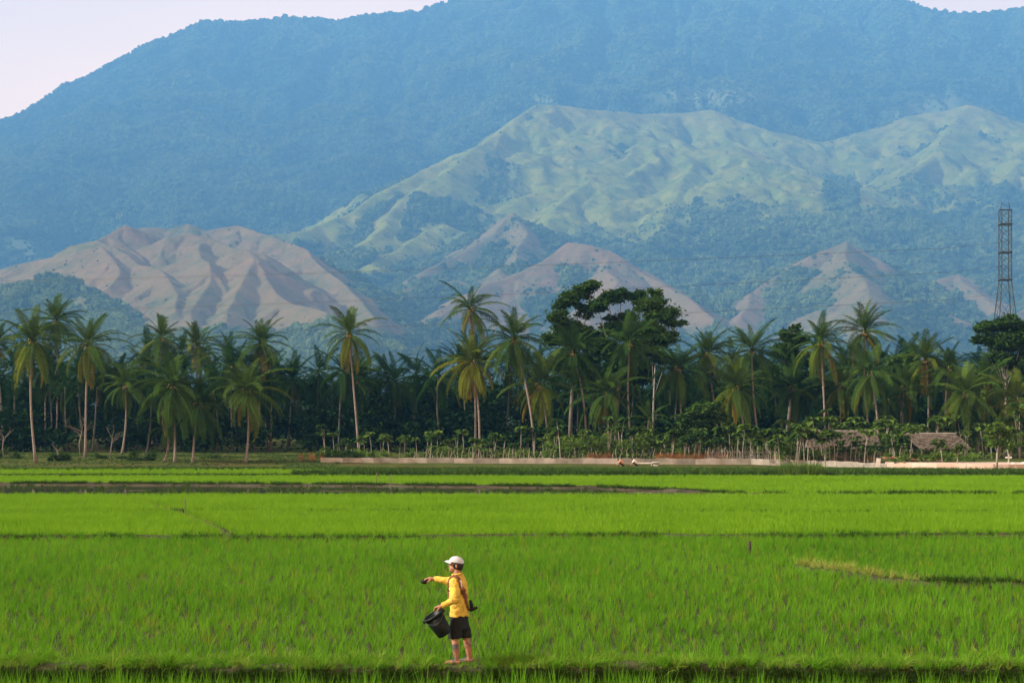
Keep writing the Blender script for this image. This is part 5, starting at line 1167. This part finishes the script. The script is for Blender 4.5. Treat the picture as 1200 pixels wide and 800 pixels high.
    loft(b, [(-0.085, -0.085, 0.385, 0.105, 0.10, 0), (-0.078, -0.085, 0.50, 0.105, 0.10, 0), (-0.065, -0.07, 0.62, 0.10, 0.10, 0)], 20); loft(b, [(0.062, 0.09, 0.375, 0.105, 0.10, 0), (0.045, 0.085, 0.50, 0.105, 0.10, 0), (0.015, 0.07, 0.62, 0.10, 0.10, 0)], 20)
    me = remesh(b, 0.012, 3, 'shorts'); me.materials.append(M_black); link('shorts', me, ro)
    # ---- hair and cap
    b = MB(); b.ball(hc + Vector((0.028, 0, 0.005)), 0.102, 18, 12, (0.92, 0.86, 1.05)); b.ball(hc + Vector((0.062, 0, -0.055)), 0.052, 12, 8, (0.8, 1.25, 0.9)); me = remesh(b, 0.009, 1, 'hair'); me.materials.append(M_hair); link('hair', me, ro)
    cp = empty('cap', (0, 0, 0)); cp.parent = ro
    b = MB(); V = []; n_ = 24; rings = 8; tilt = Matrix.Rotation(R(10), 3, 'Y')
    cc = hc + Vector((0.010, 0, 0.032))
    for j in range(rings + 1):
        ph = (math.pi / 2) * j / rings
        for k in range(n_):
            a = 2 * math.pi * k / n_; V.append(cc + tilt @ Vector((0.116 * math.cos(ph) * math.cos(a), 0.094 * math.cos(ph) * math.sin(a), 0.092 * math.sin(ph))))
    b.add(V, [(j * n_ + k, j * n_ + (k + 1) % n_, (j + 1) * n_ + (k + 1) % n_, (j + 1) * n_ + k) for j in range(rings) for k in range(n_)]); b.build('cap_crown', M_cap, cp, True)
    b = MB(); V = []
    for j in range(7):
        for k in range(11):
            a = math.pi + (k - 5) / 5 * 0.95; q = j / 6; rr = 0.108 + 0.078 * q * math.cos((k - 5) / 5 * 1.2) ** 0.7; V.append(cc + tilt @ Vector((rr * math.cos(a), 0.86 * rr * math.sin(a), 0.006 - 0.030 * q * q - 0.016 * ((k - 5) / 5) ** 2)))
    m_ = len(V); V2 = [v + Vector((0, 0, 0.006)) for v in V]; b.add(V + V2, [(j * 11 + k + o_, j * 11 + k + 1 + o_, (j + 1) * 11 + k + 1 + o_, (j + 1) * 11 + k + o_) for o_ in (0, m_) for j in range(6) for k in range(10)] + [(66 + k, 67 + k, 67 + k + m_, 66 + k + m_) for k in range(10)])
    b.build('brim', M_cap, cp, True)
    MB().ball(cc + tilt @ Vector((0, 0, 0.093)), 0.008, 8, 5).build('button', M_cap, cp, True)
    # ---- sash over the near shoulder, down the back, and across the chest
    path = [(0.16, -0.02, 0.80), (0.145, -0.05, 0.88), (0.11, -0.10, 0.98), (0.075, -0.16, 1.09), (0.03, -0.20, 1.19), (-0.015, -0.20, 1.27), (-0.06, -0.17, 1.345), (-0.12, -0.14, 1.32), (-0.18, -0.10, 1.24), (-0.20, -0.06, 1.14), (-0.20, 0.0, 1.02), (-0.19, 0.05, 0.93)]
    fine = []
    for i in range(len(path) - 1):
        for k in range(4): fine.append(Vector(path[i]).lerp(Vector(path[i + 1]), k / 4))
    fine.append(Vector(path[-1])); ctr = []
    for p in fine:
        loc, nr, _, _ = bv.find_nearest(p); ctr.append((loc + nr * 0.012, nr))
    def band(i0, i1, wd, name, mat, lift=0.0):
        b = MB(); V = []
        for i in range(i0, i1 + 1):
            p, nr = ctr[i]; d = (ctr[min(i + 1, len(ctr) - 1)][0] - ctr[max(i - 1, 0)][0]).normalized(); q = nr.cross(d).normalized()
            for o_, l_ in ((-1, -0.012), (-0.6, 0.008), (0, 0.014), (0.6, 0.008), (1, -0.012)): V.append(p + q * wd * o_ + nr * (l_ + lift + 0.004 * math.sin(i * 1.7 + o_ * 3)))
        m_ = i1 - i0 + 1; b.add(V, [(i * 5 + j, i * 5 + j + 1, (i + 1) * 5 + j + 1, (i + 1) * 5 + j) for i in range(m_ - 1) for j in range(4)]); return b.build(name, mat, ro, True)
    band(0, 44, 0.045, 'sash', M_sash); band(15, 20, 0.030, 'pale_patch', M_sashpale, 0.006)
    MB().tube([Vector((0.145, -0.02, 0.95)), Vector((0.165, 0.0, 0.86)), Vector((0.165, 0.02, 0.79))], [0.022, 0.030, 0.022], 10).build('pouch', M_black, ro, True)
    MB().tube([Vector((0.13, -0.02, 0.80)), Vector((0.19, -0.02, 0.815)), Vector((0.225, -0.02, 0.835)), Vector((0.255, -0.02, 0.842))], [0.022, 0.026, 0.024, 0.014], 10).build('knife_handle', M_black, ro, True)
    # handful of dark grain in the outstretched hand
    g_ = MB(); g_.ball((-0.565, 0.27, 1.205), 0.045, 12, 8, (1.3, 1.0, 0.8)); g_ = g_.build('seed_handful', M_black, None, True)
    for v in g_.data.vertices: v.co += Vector((random.uniform(-.006, .006), random.uniform(-.006, .006), random.uniform(-.006, .006)))
    g_.location = ro.location; tag(g_, 'dark handful held in the outstretched hand of the farmer', 'handful')
    # bucket hanging tilted from the near hand
    bk = empty('bucket', Vector(ro.location) + Vector((-0.225, -0.30, 0.475))); bk.rotation_euler = (R(8), R(-31), 0); tag(bk, 'black plastic bucket hanging tilted from the hand of the farmer', 'bucket')
    lathe([(0.0, 0.0), (0.105, 0.0), (0.112, 0.012), (0.155, 0.34), (0.147, 0.34), (0.105, 0.02), (0.0, 0.015)], 32).build('shell', M_bucket, bk, True)
    lathe([(0.154, 0.315), (0.172, 0.32), (0.172, 0.352), (0.146, 0.352), (0.146, 0.342)], 32).build('rim', M_bucket, bk, True)
    MB().tube([Vector((0.168 * math.cos(a), 0.168 * math.sin(a) , 0.33 - 0.10 * math.sin(a) ** 2 * (1 if math.sin(a) < 0 else 1))) for a in [math.pi * (1 + i / 12) for i in range(13)]], [0.005] * 13, 6).build('handle', M_steel, bk)
    for i in range(2): MB().box((-0.02, -0.012, 0.30), (0.02, 0.012, 0.34)).build('handle_lug', M_bucket, bk).location = ((0.165, 0, 0) if i else (-0.165, 0, 0))
farmer()
def croucher(px, D, label, top, mirror):
    """person squatting: knees drawn up, back rounded, arms reaching to the ground"""
    x = gx(px, D); ro = empty('person', (x, D, 0.22)); tag(ro, label, 'person'); s = mirror
    b = MB(); limb(b, [Vector((0.18 * s, 0, 0.24)), Vector((0.08 * s, 0, 0.45)), Vector((-0.10 * s, 0, 0.62))], [0.15, 0.15, 0.13]); limb(b, [Vector((-0.16 * s, 0, 0.66)), Vector((-0.24 * s, 0, 0.70))], [0.055, 0.05]); b.ball((-0.31 * s, 0, 0.72), 0.10, 14, 10, (1.0, 0.85, 1.1)); b.ball((-0.40 * s, 0, 0.70), 0.02, 8, 6)
    for sy in (-1, 1):
        limb(b, [Vector((0.15 * s, sy * 0.10, 0.22)), Vector((-0.22 * s, sy * 0.16, 0.42)), Vector((-0.02 * s, sy * 0.14, 0.06))], [0.085, 0.06, 0.04]); limb(b, [Vector((0.02 * s, sy * 0.14, 0.03)), Vector((-0.16 * s, sy * 0.15, 0.025))], [0.04, 0.03])
        limb(b, [Vector((-0.10 * s, sy * 0.17, 0.60)), Vector((-0.26 * s, sy * 0.22, 0.40)), Vector((-0.42 * s, sy * 0.12, 0.22))], [0.05, 0.04, 0.03])
        for f_ in range(5): limb(b, [Vector((-0.43 * s, sy * (0.09 + 0.015 * f_), 0.21)), Vector((-0.49 * s, sy * (0.09 + 0.016 * f_), 0.15 + 0.01 * abs(f_ - 2)))], [0.012, 0.009], 6)
    me = remesh(b, 0.014, 2); me.materials.append(M_skin); link('body', me, ro)
    b = MB(); limb(b, [Vector((0.17 * s, 0, 0.30)), Vector((0.08 * s, 0, 0.46)), Vector((-0.10 * s, 0, 0.62))], [0.165, 0.175, 0.15]); 
    for sy in (-1, 1): limb(b, [Vector((-0.10 * s, sy * 0.16, 0.60)), Vector((-0.22 * s, sy * 0.21, 0.45))], [0.075, 0.062])
    me = remesh(b, 0.018, 3, 'shirt'); me.materials.append(top); link('shirt', me, ro)
    b = MB(); b.ball((0.18 * s, 0, 0.23), 0.165, 14, 10)
    for sy in (-1, 1): limb(b, [Vector((0.15 * s, sy * 0.10, 0.22)), Vector((-0.20 * s, sy * 0.16, 0.40))], [0.10, 0.078])
    me = remesh(b, 0.018, 3, 'trousers'); me.materials.append(M_black); link('trousers', me, ro)
    b = MB(); b.ball((-0.295 * s, 0, 0.745), 0.108, 14, 8, (1.0, 0.9, 0.95)); me = remesh(b, 0.014, 1, 'hair'); me.materials.append(M_hair); link('hair', me, ro)
croucher(728, 157.0, 'crouching person in a brown shirt below the grey wall', M_brownshirt, 1)
croucher(744, 157.4, 'crouching person in a pale grey shirt beside the pale plank', M_greyshirt, 1)

# ------------------------------------------------------------------ haze
def haze():
    b = MB().box((-6000 * HS, -400, -1.6), (6000 * HS, 6150 * HS, 1735 * HS))
    m, n, o = new_mat('haze_air'); v = N(n, 'VolumePrincipled'); v.inputs['Color'].default_value = HAZE_COLOR; v.inputs['Density'].default_value = HAZE_DENSITY
    v.inputs['Anisotropy'].default_value = 0.0
    n.links.new(v.outputs[0], o.inputs['Volume']); h = b.build('haze', m); tag(h, 'pale blue haze filling the air before the mountain', 'haze', kind='stuff')
haze()
